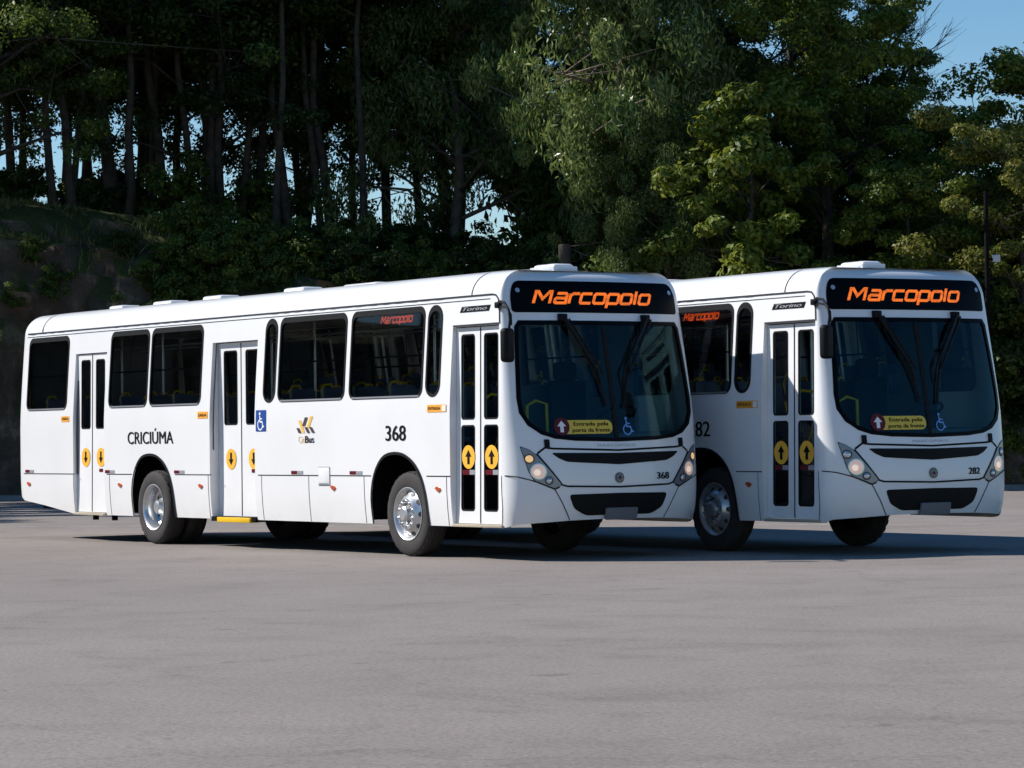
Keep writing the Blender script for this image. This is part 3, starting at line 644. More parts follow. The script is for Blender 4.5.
def shrink(poly, d):
    c = [Vector(p) for p in poly]; n = len(c); out = []
    ar = sum(c[i].x * c[(i + 1) % n].y - c[(i + 1) % n].x * c[i].y for i in range(n)); sg = 1 if ar > 0 else -1
    for i in range(n):
        a = (c[i] - c[i - 1]).normalized(); b = (c[(i + 1) % n] - c[i]).normalized(); na = Vector((-a.y, a.x)) * sg; nb = Vector((-b.y, b.x)) * sg
        m = (na + nb).normalized(); q = c[i] + m * d / max(.5, m.dot(na)); out.append((q.x, q.y))
    return out
def sd2(L, s): return dens(L, s)
def ring_conv(loop, st): return [yz(*p) for p in dens(loop, st)]
_shell = {}
def body_shell():
    if 'me' in _shell: return _shell['me'].copy()
    mb = MB(); gx = .3
    wh = [dens(rrect(a, b, ZW0, ZW1, r), .14) for a, b, r in WINS]
    hs = [.55, .75, .95, 1.15, 1.4, 1.6, 1.75, 2.0, 2.3, 2.6, 2.8, 2.9, 2.96, 3.0, 3.04, 3.08, 3.13, 3.18, 3.24, 3.31, 3.38]
    vert = sorted(set([.37] + hs + [HT]))
    bot = [(-10.72, .555), (-10.03, .49)]
    d = DOORS
    bot += [(-9.02, .375), (d[0][0], d[0][2]), (d[0][1], d[0][2]), (d[0][1], .375)] + arch_s(A_R) + [(d[1][0], .375), (d[1][0], d[1][2]), (d[1][1], d[1][2]), (d[1][1], .375)]
    bot += arch_s(A_F) + [(d[2][0], .375), (d[2][0], d[2][2]), (d[2][1], d[2][2]), (d[2][1], .37)]
    bot = dens(bot, .2, False)
    right = [(2.02, h) for h in vert]; left = [(-10.72, h) for h in reversed(vert) if h > .56]
    top = [(x, HT) for x in reversed(list(np.arange(-10.3, 2.0, .3)))]
    vs, fs = cdt(bot + right + top + left, wh, (np.arange(-10.3, 2.0, gx), hs)); mb.add([surf0('R', *p) for p in vs], fs)
    lw = [dens(rrect(a, b, ZW0, ZW1, r), .14) for a, b, r in LWINS]
    botl = dens([(-10.72, .555), (-10.03, .49), (-9.02, .375)] + arch_s(A_R) + arch_s(A_F) + [(2.02, .37)], .2, False)[:-1]
    vs, fs = cdt(botl + right + top + left, lw, (np.arange(-10.3, 2.0, gx), hs)); mb.add([surf0('L', *p) for p in vs], fs)
    # front mask with the windscreen opening
    fb = [(-LF, .37), (-LF * .93, .385), (-LF * .86, .41), (-.95, .43), (-.65, .445), (-.3, .452), (0, .455), (.3, .452), (.65, .445), (.95, .43), (LF * .86, .41), (LF * .93, .385), (LF, .37)]
    ft = [(x, HT) for x in np.linspace(LF, -LF, 30)[1:-1]]
    outer = fb + [(LF, h) for h in vert[1:]] + ft + [(-LF, h) for h in reversed(vert[1:])]
    fh = sorted(set(hs + [.65, .85, 1.05, 1.25, 1.32, 1.5, 1.9, 2.15, 2.45, 2.7]))
    gs = sorted(list(np.arange(-1.2, 1.21, .12)) + [s * (1.25 + i * .035) for i in range(int((LF - 1.25) / .035)) for s in (1, -1)])
    vs, fs = cdt(outer, [ring_conv(WS, .08)], (gs, fh)); mb.add([surf0('F', *p) for p in vs], fs)
    # rear
    vs, fs = cdt([(-LF, .56)] + [(s, .60) for s in np.linspace(-LF, LF, 30)[1:-1]] + [(LF, .56)] + [(LF, h) for h in vert if h > .56] + ft + [(-LF, h) for h in reversed(vert) if h > .56], [], (gs, fh)); mb.add([surf0('B', *p) for p in vs], fs)
    # roof between the two cant rails
    ringr = [surf0('B', s, HT) for s in np.linspace(0, LF, 16)] + [surf0('R', s, HT) for s in sorted([p[0] for p in top])] + [surf0('F', s, HT) for s in np.linspace(-LF, 0, 16)]
    n = 13; rows = []
    for p in ringr:
        row = []
        for k in range(n):
            y = p.y * (1 - 2 * k / (n - 1)); row.append((p.x, y, roof_z(p.x, y, p.z)))
        rows.append(row)
    flat = [q for r_ in rows for q in r_]; mb.add(flat, [(i * n + k, i * n + k + 1, (i + 1) * n + k + 1, (i + 1) * n + k) for i in range(len(rows) - 1) for k in range(n - 1)])
    me = bpy.data.meshes.new("body"); me.from_pydata(mb.v, [], mb.f)
    bm = bmesh.new(); bm.from_mesh(me); bmesh.ops.remove_doubles(bm, verts=bm.verts, dist=.004); bmesh.ops.dissolve_degenerate(bm, edges=bm.edges, dist=1e-5); bmesh.ops.recalc_face_normals(bm, faces=bm.faces); bm.to_mesh(me); bm.free()
    _shell['me'] = me; return me
def roof_z(x, y, z0=None):
    if z0 is None: z0 = prof(HT)[0]
    return z0 + .07 * max(0, 1 - (y / .99) ** 2) * sstep((1.87 - x) / .9) * sstep((x + 10.95) / .6)
def plane_panel(mb, outer, holes, y, th, sl=0.0):
    vs, fs = cdt(outer, holes); n = len(vs)
    mb.add([(x, y + sl * (z - .4), z) for x, z in vs] + [(x, y + th + sl * (z - .4), z) for x, z in vs], fs + [tuple(i + n for i in reversed(f)) for f in fs])
    cnt = {}
    for f in fs:
        for i in range(3): e = tuple(sorted((f[i], f[(i + 1) % 3]))); cnt[e] = cnt.get(e, 0) + 1
    b = len(mb.v) - 2 * n
    for (i, j), c in cnt.items():
        if c == 1: mb.f.append((b + i, b + j, b + j + n, b + i + n))
def disc(mb, c, r, y, n=24, sz=1.0):
    b = len(mb.v); mb.v += [(c[0] + r * cos(2 * pi * k / n), y, c[1] + sz * r * sin(2 * pi * k / n)) for k in range(n)]; mb.f.append(tuple(b + k for k in range(n)))
def arrow2d(up, w, h):
    a = [(-.22, -.5), (.22, -.5), (.22, .02), (.56, .02), (0, .5), (-.56, .02), (-.22, .02)]
    return [(x * w, (z if up else -z) * h) for x, z in a]
def wheelchair(scale):
    """strokes of the access symbol: head, back, seat, leg and the wheel arc"""
    V = []; F = []
    def ad(vf): n = len(V); V.extend(vf[0]); F.extend([tuple(i + n for i in f) for f in vf[1]])
    ad(([(-.10 + .09 * cos(t), .44 + .09 * sin(t)) for t in np.linspace(0, 2 * pi, 13)[:-1]], [tuple(range(12))]))
    ad(stroke([(-.09, .32), (-.06, -.04), (.20, -.04), (.30, -.34), (.42, -.30)], .09)); ad(stroke([(-.08, .14), (.18, .14)], .07))
    ad(stroke([(-.04 + .29 * cos(t), -.22 + .29 * sin(t)) for t in np.radians(np.arange(105, 362, 16))], .08))
    return [(x * scale, z * scale) for x, z in V], F

def wheel(bus, x, side, dual, dish, yo=1.27):
    """side -1 is the right-hand side; the wheel's own origin is the centre of its outer face"""
    e = empty("wheel"); e.parent = bus; e.location = (x, side * yo, 0.5); e.rotation_euler.z = 0 if side < 0 else pi
    t = MB()
    def tyre(y0):
        t.lathe([(.295, y0 + .05), (.30, y0 + .022), (.318, y0 + .012), (.36, y0 + .002), (.42, y0), (.462, y0 + .010), (.484, y0 + .028), (.496, y0 + .05), (.5, y0 + .075)] +
                [q for i in range(4) for q in ((.5, y0 + .088 + i * .035), (.489, y0 + .092 + i * .035), (.489, y0 + .102 + i * .035), (.5, y0 + .106 + i * .035))] +
                [(.5, y0 + .205), (.494, y0 + .235), (.47, y0 + .262), (.42, y0 + .275), (.34, y0 + .265), (.295, y0 + .24)], n=56)
        for k in range(28):   # shoulder lugs
            a = 2 * pi * k / 28; c, s_ = cos(a), sin(a); p = Vector((c * .4965, y0 + .055, s_ * .4965)); tx = Vector((-s_, 0, c)); rr = Vector((c, 0, s_))
            v = [p + tx * sx * .03 + Vector((0, sy * .03, 0)) + rr * (sz * .002 - .001 - .006 * (sy < 0)) for sz in (-1, 1) for sx, sy in ((-1, -1), (1, -1), (1, 1), (-1, 1))]
            t.add(v, [(4, 5, 6, 7), (0, 1, 5, 4), (1, 2, 6, 5), (2, 3, 7, 6), (3, 0, 4, 7)])
    tyre(0)
    if dual: tyre(.33)
    t.build("tyre", M['tyre'], e, 40)
    r = MB()
    if dish:
        r.lathe([(.300, .03), (.312, .012), (.316, .004), (.306, .002), (.292, .012), (.270, .045), (.262, .10), (.252, .15), (.225, .175), (.16, .185), (.145, .185), (.14, .15), (.10, .11), (.085, .055), (.06, .045), (.001, .045)], n=48)
        yb, br, hr, hh = .183, .165, .225, .174
    else:
        r.lathe([(.300, .03), (.312, .012), (.316, .004), (.306, .002), (.292, .012), (.276, .04), (.262, .055), (.235, .035), (.205, .0), (.185, -.02), (.165, -.024), (.13, -.022), (.118, .01), (.112, .02), (.10, -.01), (.09, -.055), (.07, -.068), (.001, -.07)], n=48)
        yb, br, hr, hh = -.024, .148, .243, .038
    r.build("rim", M['rim'], e, 30)
    nb = MB(); hb = MB()
    for k in range(10):
        a = 2 * pi * (k + .5) / 10; nb.lathe([(.001, yb - .036), (.011, yb - .036), (.0145, yb - .026), (.0145, yb - .008), (.020, yb - .006), (.020, yb + .01)], (br * cos(a), 0, br * sin(a)), 'Y', 8)
        a = 2 * pi * k / 10; m = Vector((cos(a), 0, sin(a))); tg = Vector((-sin(a), 0, cos(a))); b = len(hb.v)
        sl = (.002 if dish else .009)
        for q in range(14):
            u = 2 * pi * q / 14; rr = hr + .024 * cos(u); p = m * rr + tg * (.030 * sin(u)); p.y = hh - .006 - (rr - hr) * (-.33 if dish else .9) * (1 if dish else -.9) * (1 if dish else 1); hb.v.append(tuple(p))
        hb.f.append(tuple(b + q for q in range(14)))
    nb.split("wheel_nut", M['chrome'], e, 40); hb.split("hand_hole_shade", M['hub_dark'], e)  # rim is not pierced: dark discs paint the shade inside its openings
    return e

def side_window(bus, k, a, b, r, glass, sliding):
    f = MB(); o = rrect(a, b, ZW0, ZW1, r)
    patch(f, k, o, [rrect(a + .03, b - .03, ZW0 + .032, ZW1 - .07, max(.02, r - .03))], .006, .03, grid=None); fo = f.build("side_window", M['rubber'], bus, 30)
    g = MB(); patch(g, k, shrink(o, .02), (), -.012, 0, grid=.2); g.build("pane", glass, fo, 180)
    s = MB(); x0, x1 = a + r, b - r
    if x1 - x0 > .15: strip(s, k, [(x0 - .05, ZW0 + .018), (x1 + .05, ZW0 + .018)], .020, .0085, .3); s.build("sill", M['grey_metal'], fo)
    if sliding:
        q = MB(); strip(q, k, [(a + .03, 2.355), (b - .03, 2.355)], .022, -.016, .3); strip(q, k, [((a + b) / 2, 2.355), ((a + b) / 2, ZW1 - .03)], .014, -.018, .3)
        q.build("sash_bar", M['rubber'], fo)
    return fo

def door(bus, spec, name_lab=None):
    x0, x1, zt, yl, sl, leaves, cols, rows, ac, az, up = spec; ly = lambda z, o=0.: yl + sl * (z - .4) + o
    d = MB(); N = 10
    for xx, nx in ((x0, 1), (x1, -1)):
        vs = []
        for i in range(N + 1):
            z = .375 + (zt - .375) * i / N; p = surf0('R', xx, z); vs += [tuple(p), (p.x, ly(z, .05), z)]
        d.add(vs, [(2 * i, 2 * i + 1, 2 * i + 3, 2 * i + 2) for i in range(N)])
    pa, pb = surf0('R', x0, zt), surf0('R', x1, zt); d.add([pa, pb, (pb.x, ly(zt, .05), zt), (pa.x, ly(zt, .05), zt)], [(0, 1, 2, 3)])
    do = d.build("door", M['door_paint'], bus, 30)
    for (a, b), (g0, g1) in zip(leaves, cols):
        l = MB(); zb = .41
        plane_panel(l, [(a, zb), (b, zb), (b, zt - .012), (a, zt - .012)], [rrect(g0, g1, r0, r1, .045) for r0, r1 in rows], yl, .035, sl); l.build("leaf", M['door_paint'], do, 30)
        ru = MB(); gl = MB()
        for r0, r1 in rows:
            o = rrect(g0, g1, r0, r1, .045); plane_panel(ru, o, [shrink(o, .018)], yl - .003, .012, sl); vs, fs = cdt(o, []); gl.add([(x, ly(z, .012), z) for x, z in vs], fs)
        ru.build("glass_seal", M['rubber'], do); gl.build("glass", M['side_glass'], do)
    s = MB(); a0 = leaves[0][1]; b0 = leaves[1][0]; s.add([(x, ly(z, o), z) for z in (.42, zt - .02) for x, o in ((a0 + .001, -.006), (b0 - .001, -.006), (b0 - .001, .03), (a0 + .001, .03))], [(0, 1, 5, 4), (1, 2, 6, 5), (2, 3, 7, 6), (3, 0, 4, 7), (4, 5, 6, 7), (3, 2, 1, 0)]); s.build("centre_seal", M['rubber'], do)
    ys = ly(az) - .0065
    c = MB(); ar = MB(); st = MB(); sw = MB()
    for q in ac:
        disc(c, (q, az), .135, ys, 28, 1.0)
        A = arrow2d(up, .115, .165); vs, fs = cdt(A, []); ar.add([(q + x, ys - .0015, az + z) for x, z in vs], fs)
        if up:
            st.box((q - .13, ys, .965), (q + .02, ys + .002, 1.02)); sw.box((q + .021, ys, .965), (q + .13, ys + .002, 1.02))
        elif q == ac[1]:
            st.box((q - .06, ys, .975), (q + .06, ys + .002, 1.02))
    c.split("arrow_sticker", M['sticker_yellow'], do); ar.split("arrow", M['ink'], do)
    st.split("red_reflector", M['red'], do)
    if sw.v: sw.split("white_reflector", M['silver'], do)
    th = MB(); th.box((x0 + .01, -1.315, .372 if zt < 2.66 else .345), (x1 - .01, yl + .06, .405), .006)
    th.build("threshold", M['chassis'] if zt > 2.66 else M['sill_beige'], do)
    if zt > 2.66:
        y_ = MB(); y_.box((x0 + .22, -1.345, .335), (x1 - .12, -1.20, .40), .01); y_.build("step", M['yellow'], do)
    elif not up:
        y_ = MB(); y_.box((x0 + .02, -1.335, .372), (x1 - .02, -1.326, .392)); y_.build("step_edge", M['sill_beige'], do)
    h = MB(); hx = (leaves[0][0] + leaves[0][1]) / 2 + .10
    if up:
        h.tube([(hx, yl + .10, 1.52), (hx, yl + .10, 2.45)], .016, 8); h.tube([(1.45, yl + .2, 1.25), (1.62, yl + .2, 1.5)], .013, 6); h.tube([(1.05, yl + .2, 1.75), (1.2, yl + .12, 1.62)], .013, 6)
    else: h.tube([(hx + .0, yl + .10, 1.0), (hx, yl + .10, 1.98)], .016, 8)
    h.split("handrail", M['yellow'], do)
    return do

def build_bus(label, number, loc, rz):
    bus = empty("city_bus", loc, rz); tag(bus, label, "bus", "white city buses parked side by side")
    body = link("body", body_shell(), M['paint'], bus, 40)
    sm = MB()   # panel gaps
    zs = .946
    for a, b in ((-10.70, -8.96), (-7.94, -7.16), (-5.88, -4.84), (-3.59, -.80), (.44, .955)): strip(sm, 'R', [(a, zs), (b, zs)], .012, .003, .4)
    for x, z0, z1 in ((-7.86, .38, zs), (-4.94, .38, zs), (-3.50, .38, zs), (-2.30, .38, zs), (-.97, .38, zs), (.87, .38, zs), (-9.02, .40, zs)): strip(sm, 'R', [(x, z0), (x, z1)], .009, .003, .2)
    for x in (1.36, -10.2):
        strip(sm, 'R', [(x, 3.01), (x, HT)], .024, .003, .05)
        N = 16; y0 = surf0('R', x, HT).y; vs = []
        for i in range(N + 1):
            y = y0 * (1 - 2 * i / N); z = roof_z(x, y, prof(HT)[0]) + .003; vs += [(x - .012, y, z), (x + .012, y, z)]
        sm.add(vs, [(2 * i, 2 * i + 1, 2 * i + 3, 2 * i + 2) for i in range(N)])
    for s in (-1, 1):
        strip(sm, 'F', [(s * 1.04, 1.20), (s * .95, 1.262), (s * .85, 1.25), (0, 1.222)], .022, .004, .05, yz)
        strip(sm, 'F', [(s * 1.05, 1.195), (s * .765, .845), (s * .70, .828), (0, .81)], .020, .004, .05, yz)
        strip(sm, 'F', [(s * 1.315, .955), (s * 1.24, .94), (s * 1.10, .895), (s * .86, .797), (s * .80, .82)], .012, .006, .012, yz)
        strip(sm, 'F', [(s * .86, .80), (s * .76, .64), (s * .65, .45)], .011, .004, .04, yz)
    strip(sm, 'R', [(2.012, .40), (2.012, .955)], .009, .003, .1)
    sm.split("panel_gap", M['seam'], body)
    gt = MB()
    for k in 'RL':
        strip(gt, k, [(-10.69, 2.995), (1.86, 2.995)], .022, .006, .3); strip(gt, k, [(-10.69, 2.945), (1.80, 2.945)], .009, .004, .3)
    strip(gt, 'R', [(1.84, 2.995), (1.93, 2.985), (1.985, 2.94), (2.01, 2.85), (2.012, 2.66)], .020, .006, .04)
    strip(gt, 'R', [(.96, 2.662), (2.0, 2.662)], .02, .008, .3)
    gt.build("rain_gutter", M['gutter'], body)
    ap = MB()
    for c in (A_R, A_F):
        P = dens(arch_s(c), .06, False)
        for k in 'RL': strip(ap, k, P, .035, .012, 1)
    ap.split("wheel_arch_trim", M['rubber'], body)
    # roof hatches
    for a, b, zt, hw in ((.95, 1.40, 3.385, .15), (-3.4, -2.55, 3.375, .17), (-4.95, -4.4, 3.405, .17), (-7.25, -6.7, 3.405, .17), (-8.78, -8.2, 3.40, .17), (-10.2, -9.75, 3.40, .17)):
        hm = MB(); hm.box((a, -hw, 3.2), (b, hw, zt), .045); ho = hm.build("roof_hatch", M['paint'], bus, 40)
        h2 = MB(); h2.box((a - .02, -hw - .02, 3.2), (b + .02, hw + .02, 3.352), .01); h2.build("hatch_frame", M['ghost'], ho)
    # windows
    for a, b, r in WINS: side_window(bus, 'R', a, b, r, M['side_glass'], b - a > .5)
    for a, b, r in LWINS: side_window(bus, 'L', a, b, r, M['side_glass'], b - a > .5)
    for sp in DOORS: door(bus, sp)
    # windscreen
    f = MB(); patch(f, 'F', [yz(*p) for p in dens(WS, .06)], [[yz(*p) for p in dens(shrink(WS, .045), .06)]], .006, .03, step=9, grid=None)
    ws = f.build("windscreen", M['gloss_black'], bus, 40)
    g = MB(); patch(g, 'F', [yz(*p) for p in dens(shrink(WS, .02), .08)], (), -.008, 0, step=9, grid=.1); g.build("glass", M['screen_glass'], ws, 180)
    g = MB(); strip(g, 'F', [(.0, 1.35), (.0, 2.67)], .05, .000, .1, yz); g.build("centre_bar", M['rubber'], ws)
    yp = MB(); patch(yp, 'F', rrect(-.72, -.05, 1.41, 1.565, .07), (), .0, 0, .05, .1, yz); yp.build("entry_sticker", M['sticker_pale'], ws)
    rd = MB(); patch(rd, 'F', [(-.72 + .10 * cos(t), 1.495 + .10 * sin(t)) for t in np.linspace(0, 2 * pi, 25)[:-1]], (), .002, 0, .05, None, yz); rd.build("round_sticker", M['maroon'], ws)
    aw = MB(); A = [(x - .72, z + 1.495) for x, z in arrow2d(True, .10, .13)]; vs, fs = cdt(A, []); aw.add([surf('F', *yz(*p), .004) for p in vs], fs); aw.build("white_arrow", M['white_vinyl'], ws)
    tx = MB(); text_on(tx, 'F', "Entrada pela", -.335, 1.502, .043, .46, .003, .012, 0, yz); text_on(tx, 'F', "porta da frente", -.335, 1.432, .043, .50, .003, .012, 0, yz); tx.build("sticker_words", M['ink'], ws)
    wc = MB(); vs, fs = wheelchair(.19); wc.add([surf('F', *yz(x + .165, z + 1.495), .0) for x, z in vs], fs); wc.build("access_symbol", M['access_blue'], ws)
    for s, top, elb, end in ((-1, (-.55, 2.72), (-.19, 2.10), (-.115, 1.72)), (1, (.60, 2.72), (.175, 2.12), (.135, 1.70))):
        wa = MB(); pts = []
        for t in np.linspace(0, 1, 9): pts.append(surf('F', *yz(top[0] + (elb[0] - top[0]) * t, top[1] + (elb[1] - top[1]) * t), .05))
        wa.tube(pts, [.026, .029, .026, .023, .020, .018, .016, .014, .013], 6)
        pts2 = [surf('F', *yz(top[0] + .06 * -s * 0 + .07 + (elb[0] - top[0]) * t, top[1] + (elb[1] - top[1]) * t - .02), .045) for t in np.linspace(0, 1, 9)]
        wa.tube(pts2, .011, 6)
        wa.tube([surf('F', *yz(*elb), .05), surf('F', *yz((elb[0] + end[0]) / 2, elb[1] + (end[1] - elb[1]) * .4), .03)], .012, 6)
        P = surf('F', *yz(*top), .03); wa.box(P - Vector((.04, .05, .04)), P + Vector((.03, .05, .04)), .01)
        wo = wa.build("wiper", M['black'], bus, 40)
        bl = MB(); bx = (top[0] * .42 + elb[0] * .58, top[1] * .42 + elb[1] * .58); L = [(bx[0] + (end[0] - bx[0]) * t + .03 * s * sin(pi * t) * -1, bx[1] + (end[1] - bx[1]) * t) for t in np.linspace(0, 1, 10)]
        bl.tube([surf('F', *yz(*q), .022) for q in L], .014, 6); bl.build("blade", M['rubber'], wo)
    # destination display over the windscreen
    SGN = [(-1.145, 2.78), (1.145, 2.78), (1.145, 3.0), (1.08, 3.138), (-1.08, 3.138), (-1.145, 3.0)]
    d = MB(); patch(d, 'F', rpoly(SGN, [.05, .05, .1, .09, .09, .1]), (), .006, .012, .05, .1, yz); ds = d.build("destination_sign", M['gloss_black'], bus, 40)
    d = MB(); display_text(d, 'F', "Marcopolo", -.075, 2.882, 1.66, .122, .010, conv=yz); d.build("display_words", M['led'], ds)
    d = MB()
    for s in (-1, 1): patch(d, 'F', [(s * 1.055 + .026 * cos(t), 3.03 + .026 * sin(t)) for t in np.linspace(0, 2 * pi, 17)[:-1]], (), .012, .006, .05, None, yz)
    d.split("marker_lamp", M['lamp_lens'], ds)
    # side display behind the window
    d = MB(); d.box((-.98, -1.145, 2.70), (.28, -1.10, 2.90)); sdz = d.build("side_display", M['black'], bus)
    d = MB(); display_text(d, 'R', "Marcopolo", -.42, 2.765, .74, .070, -.075, .3); 
    sdw = d.build("display_words", M['led_dim'], sdz)
    # front mask
    UG = [(-.88, 1.203), (0, 1.192), (.88, 1.203), (.80, 1.145), (.69, 1.10), (0, 1.062), (-.69, 1.10), (-.80, 1.145)]
    LG = [(-.68, .735), (0, .742), (.68, .735), (.61, .575), (.45, .497), (-.45, .497), (-.61, .575)]
    for G, rr in ((UG, .03), (LG, .05)):
        d = MB(); patch(d, 'F', rpoly(G, rr, 3), (), .005, .01, .05, .1, yz); go = d.build("grille", M['black'], bus, 40)
        d = MB()
        zz = np.arange(min(p[1] for p in G) + .03, max(p[1] for p in G) - .02, .032)
        for z in zz:
            ys = [y for y in np.arange(-.9, .9, .01) if inside((y, z), G)]
            if ys and max(ys) > .2: strip(d, 'F', [(min(ys) + .03, z), (max(ys) - .03, z)], .010, .016, .08, yz)
        d.split("grille_bar", M['rubber'], go)
    d = MB()
    for s in (-1, 1): patch(d, 'F', rrect(s * .925 - .028, s * .925 + .028, 1.262, 1.352, .008, 2), (), .02, .02, .05, None, yz)
    d.split("hood_hinge", M['black'], bus)
    for s in (-1, 1):
        HL = [(s * 1.215, 1.285), (s * 1.13, 1.245), (s * 1.05, 1.185), (s * .765, .842), (s * .86, .803), (s * 1.09, .893), (s * 1.145, 1.0)]
        if s > 0: HL = HL[::-1]
        d = MB(); patch(d, 'F', rpoly(HL, .02, 3), (), .004, .01, .04, .08, yz); ho = d.build("headlight", M['black'], bus, 40)
        d = MB(); patch(d, 'F', rpoly(shrink(HL, .006), .02, 3), (), .007, .004, .04, .08, yz); d.build("lens_housing", M['lamp_housing'], ho, 40)
        for nm, y, z, r, m in (("marker_lamp", 1.13, 1.14, .040, 'lamp_warm' if number == "368" else 'lamp_lens'), ("main_lamp", 1.04, 1.0, .078, 'lamp_lit'), ("fog_lamp", .925, .895, .036, 'lamp_lens')):
            d = MB(); patch(d, 'F', [(s * y + (r + .012) * cos(t), z + (r + .012) * sin(t)) for t in np.linspace(0, 2 * pi, 25)[:-1]], [[(s * y + r * cos(t), z + r * sin(t)) for t in np.linspace(0, 2 * pi, 25)[:-1]]], .013, .008, .05, None, yz); d.build("lamp_ring", M['hub_dark'] if nm != "main_lamp" else M['lamp_lens'], ho)
            d = MB(); N = 24
            for i, (q, o) in enumerate(((1, .010), (.8, .016), (.5, .021), (.2, .023))):
                d.v += [tuple(surf('F', *yz(s * y + r * q * cos(2 * pi * k / N), z + r * q * sin(2 * pi * k / N)), o)) for k in range(N)]
                if i: d.f += [((i - 1) * N + k, (i - 1) * N + (k + 1) % N, i * N + (k + 1) % N, i * N + k) for k in range(N)]
            d.f.append(tuple(3 * N + k for k in range(N))); d.build(nm, M[m], ho, 60)
            if nm == "main_lamp":
                d = MB(); patch(d, 'F', [(s * y - .018 + .034 * cos(t), z - .012 + .034 * sin(t)) for t in np.linspace(0, 2 * pi, 19)[:-1]], (), .028, .006, .05, None, yz); d.build("bulb", M['bulb'], ho, 60)
    d = MB(); patch(d, 'F', [(-.01 + .058 * cos(t), .913 + .060 * sin(t)) for t in np.linspace(0, 2 * pi, 29)[:-1]], (), .014, .012, .05, None, yz); eo = d.build("emblem", M['emblem_blue'], bus, 40)
    d = MB()
    for q in range(6):
        t = q * pi / 3 + pi / 6; c_, s_ = cos(t), sin(t); vs = [(-.01 + c_ * r_ - s_ * o_, .913 + s_ * r_ + c_ * o_) for r_, o_ in ((.018, 0), (.034, .011), (.046, 0), (.034, -.011))]
        d.add([surf('F', *yz(*v), .017) for v in vs], [(0, 1, 2, 3)])
    d.build("emblem_mark", M['silver'], eo); d = MB(); patch(d, 'F', [(-.01 + .016 * cos(t), .913 + .016 * sin(t)) for t in np.linspace(0, 2 * pi, 13)[:-1]], (), .018, .003, .05, None, yz); d.build("emblem_centre", M['maroon'], eo)
    d = MB(); patch(d, 'F', rrect(-.205, .225, .452, .582, .012, 2), (), .045, .03, .06, .1, yz); d.build("number_plate", M['plate'], bus, 30)
    d = MB(); text_on(d, 'F', number, .617, .89, .075, .175, .007, .022, 0, yz); d.build("front_number", M['ink'], bus)
    d = MB(); text_on(d, 'F', "MARCOPOLO", -.015, 1.262, .030, .52, .006, .012, 0, yz, 1.15); d.build("maker_letters", M['ghost'], bus)
    # lettering and stickers on the side
    d = MB(); text_on(d, 'R', number, -.23 if number == "368" else -.285, 1.362, .178, .445, .005, .016); d.build("side_number", M['ink'], bus)
    d = MB(); text_on(d, 'R', "CRICI\u00daMA", -6.595, 1.362, .165, 1.35, .005, .014); d.build("town_name", M['ink'], bus)
    d = MB(); patch(d, 'R', [(1.10, 2.812), (1.77, 2.812), (1.81, 2.878), (1.145, 2.878)], (), .006, .006, .1, None); to = d.build("model_badge", M['ink'], bus)
    d = MB(); text_on(d, 'R', "Torino", 1.455, 2.826, .042, .56, .009, .02, .35); d.build("badge_letters", M['silver'], to)
    lg = empty("operator_logo"); lg.parent = bus
    lp = lambda px, py: (-2.56 + (px - 120) / 290 * .41, 1.672 - (py - 205) / 265 * .205)
    for nm, m, pls in (("gold_bar", 'gold', [((158, 262), (228, 465)), ((368, 200), (302, 385))]), ("dark_bar", 'umber', [((278, 215), (230, 352)), ((128, 385), (165, 465)), ((268, 372), (318, 465)), ((350, 372), (402, 465))])):
        for pa, pb in pls:
            (xa, za), (xb, zb) = lp(*pa), lp(*pb); hw_ = .034; d = MB(); d.add([surf('R', x, z, .005 if m == 'gold' else .007) for x, z in ((xa - hw_, za), (xa + hw_, za), (xb + hw_, zb), (xb - hw_, zb))], [(0, 1, 2, 3)]); d.build(nm, M[m], lg)
    d = MB(); text_on(d, 'R', "Citi", -2.46, 1.35, .085, .16, .005, .01); d.build("logo_letters", M['pale_orange'], lg)
    d = MB(); text_on(d, 'R', "Bus", -2.26, 1.35, .085, .215, .005, .02); d.build("logo_letters", M['ink'], lg)
    d = MB(); patch(d, 'R', rrect(-3.63, -3.365, 1.50, 1.77, .01, 2), (), .005, .003, .2, None); wo = d.build("access_sticker", M['blue_vinyl'], bus)
    d = MB(); vs, fs = wheelchair(.215); d.add([surf('R', x - 3.50, z + 1.63, .008) for x, z in vs], fs); d.build("access_symbol", M['white_vinyl'], wo)
    for x0, x1, z0, z1, words in ((-9.40, -9.14, 1.69, 1.77, "SAIDA"), (-5.22, -4.94, 1.685, 1.775, "SAIDA"), (.47, .885, 1.685, 1.77, "ENTRADA")):
        d = MB(); patch(d, 'R', rrect(x0, x1, z0, z1, .012, 2), (), .005, .003, .2, None); oo = d.build("door_sticker", M['orange'], bus)
        xt = x1 - .10 if words == "ENTRADA" else x1
        d = MB(); text_on(d, 'R', words, (x0 + xt) / 2, z0 + .026, .036, (xt - x0) * .82, .008, .015); d.build("sticker_words", M['ink'], oo)
        if words == "ENTRADA":
            d = MB(); patch(d, 'R', rrect(x1 - .09, x1 - .012, z0 + .008, z1 - .008, .006, 2), (), .008, .002, .2, None); d.build("white_patch", M['white_vinyl'], oo)
    for a in (-10.64, -7.99, -5.90, -2.73, -1.30):
        d = MB(); patch(d, 'R', [(a, .962), (a + .15, .962), (a + .15, 1.002), (a, 1.002)], (), .006, .006, .2, None)
        ro = d.build("reflector", M['red'], bus)
        d = MB(); patch(d, 'R', [(a + .152, .962), (a + .29, .962), (a + .29, 1.002), (a + .152, 1.002)], (), .006, .006, .2, None); d.build("silver_half", M['silver'], ro)
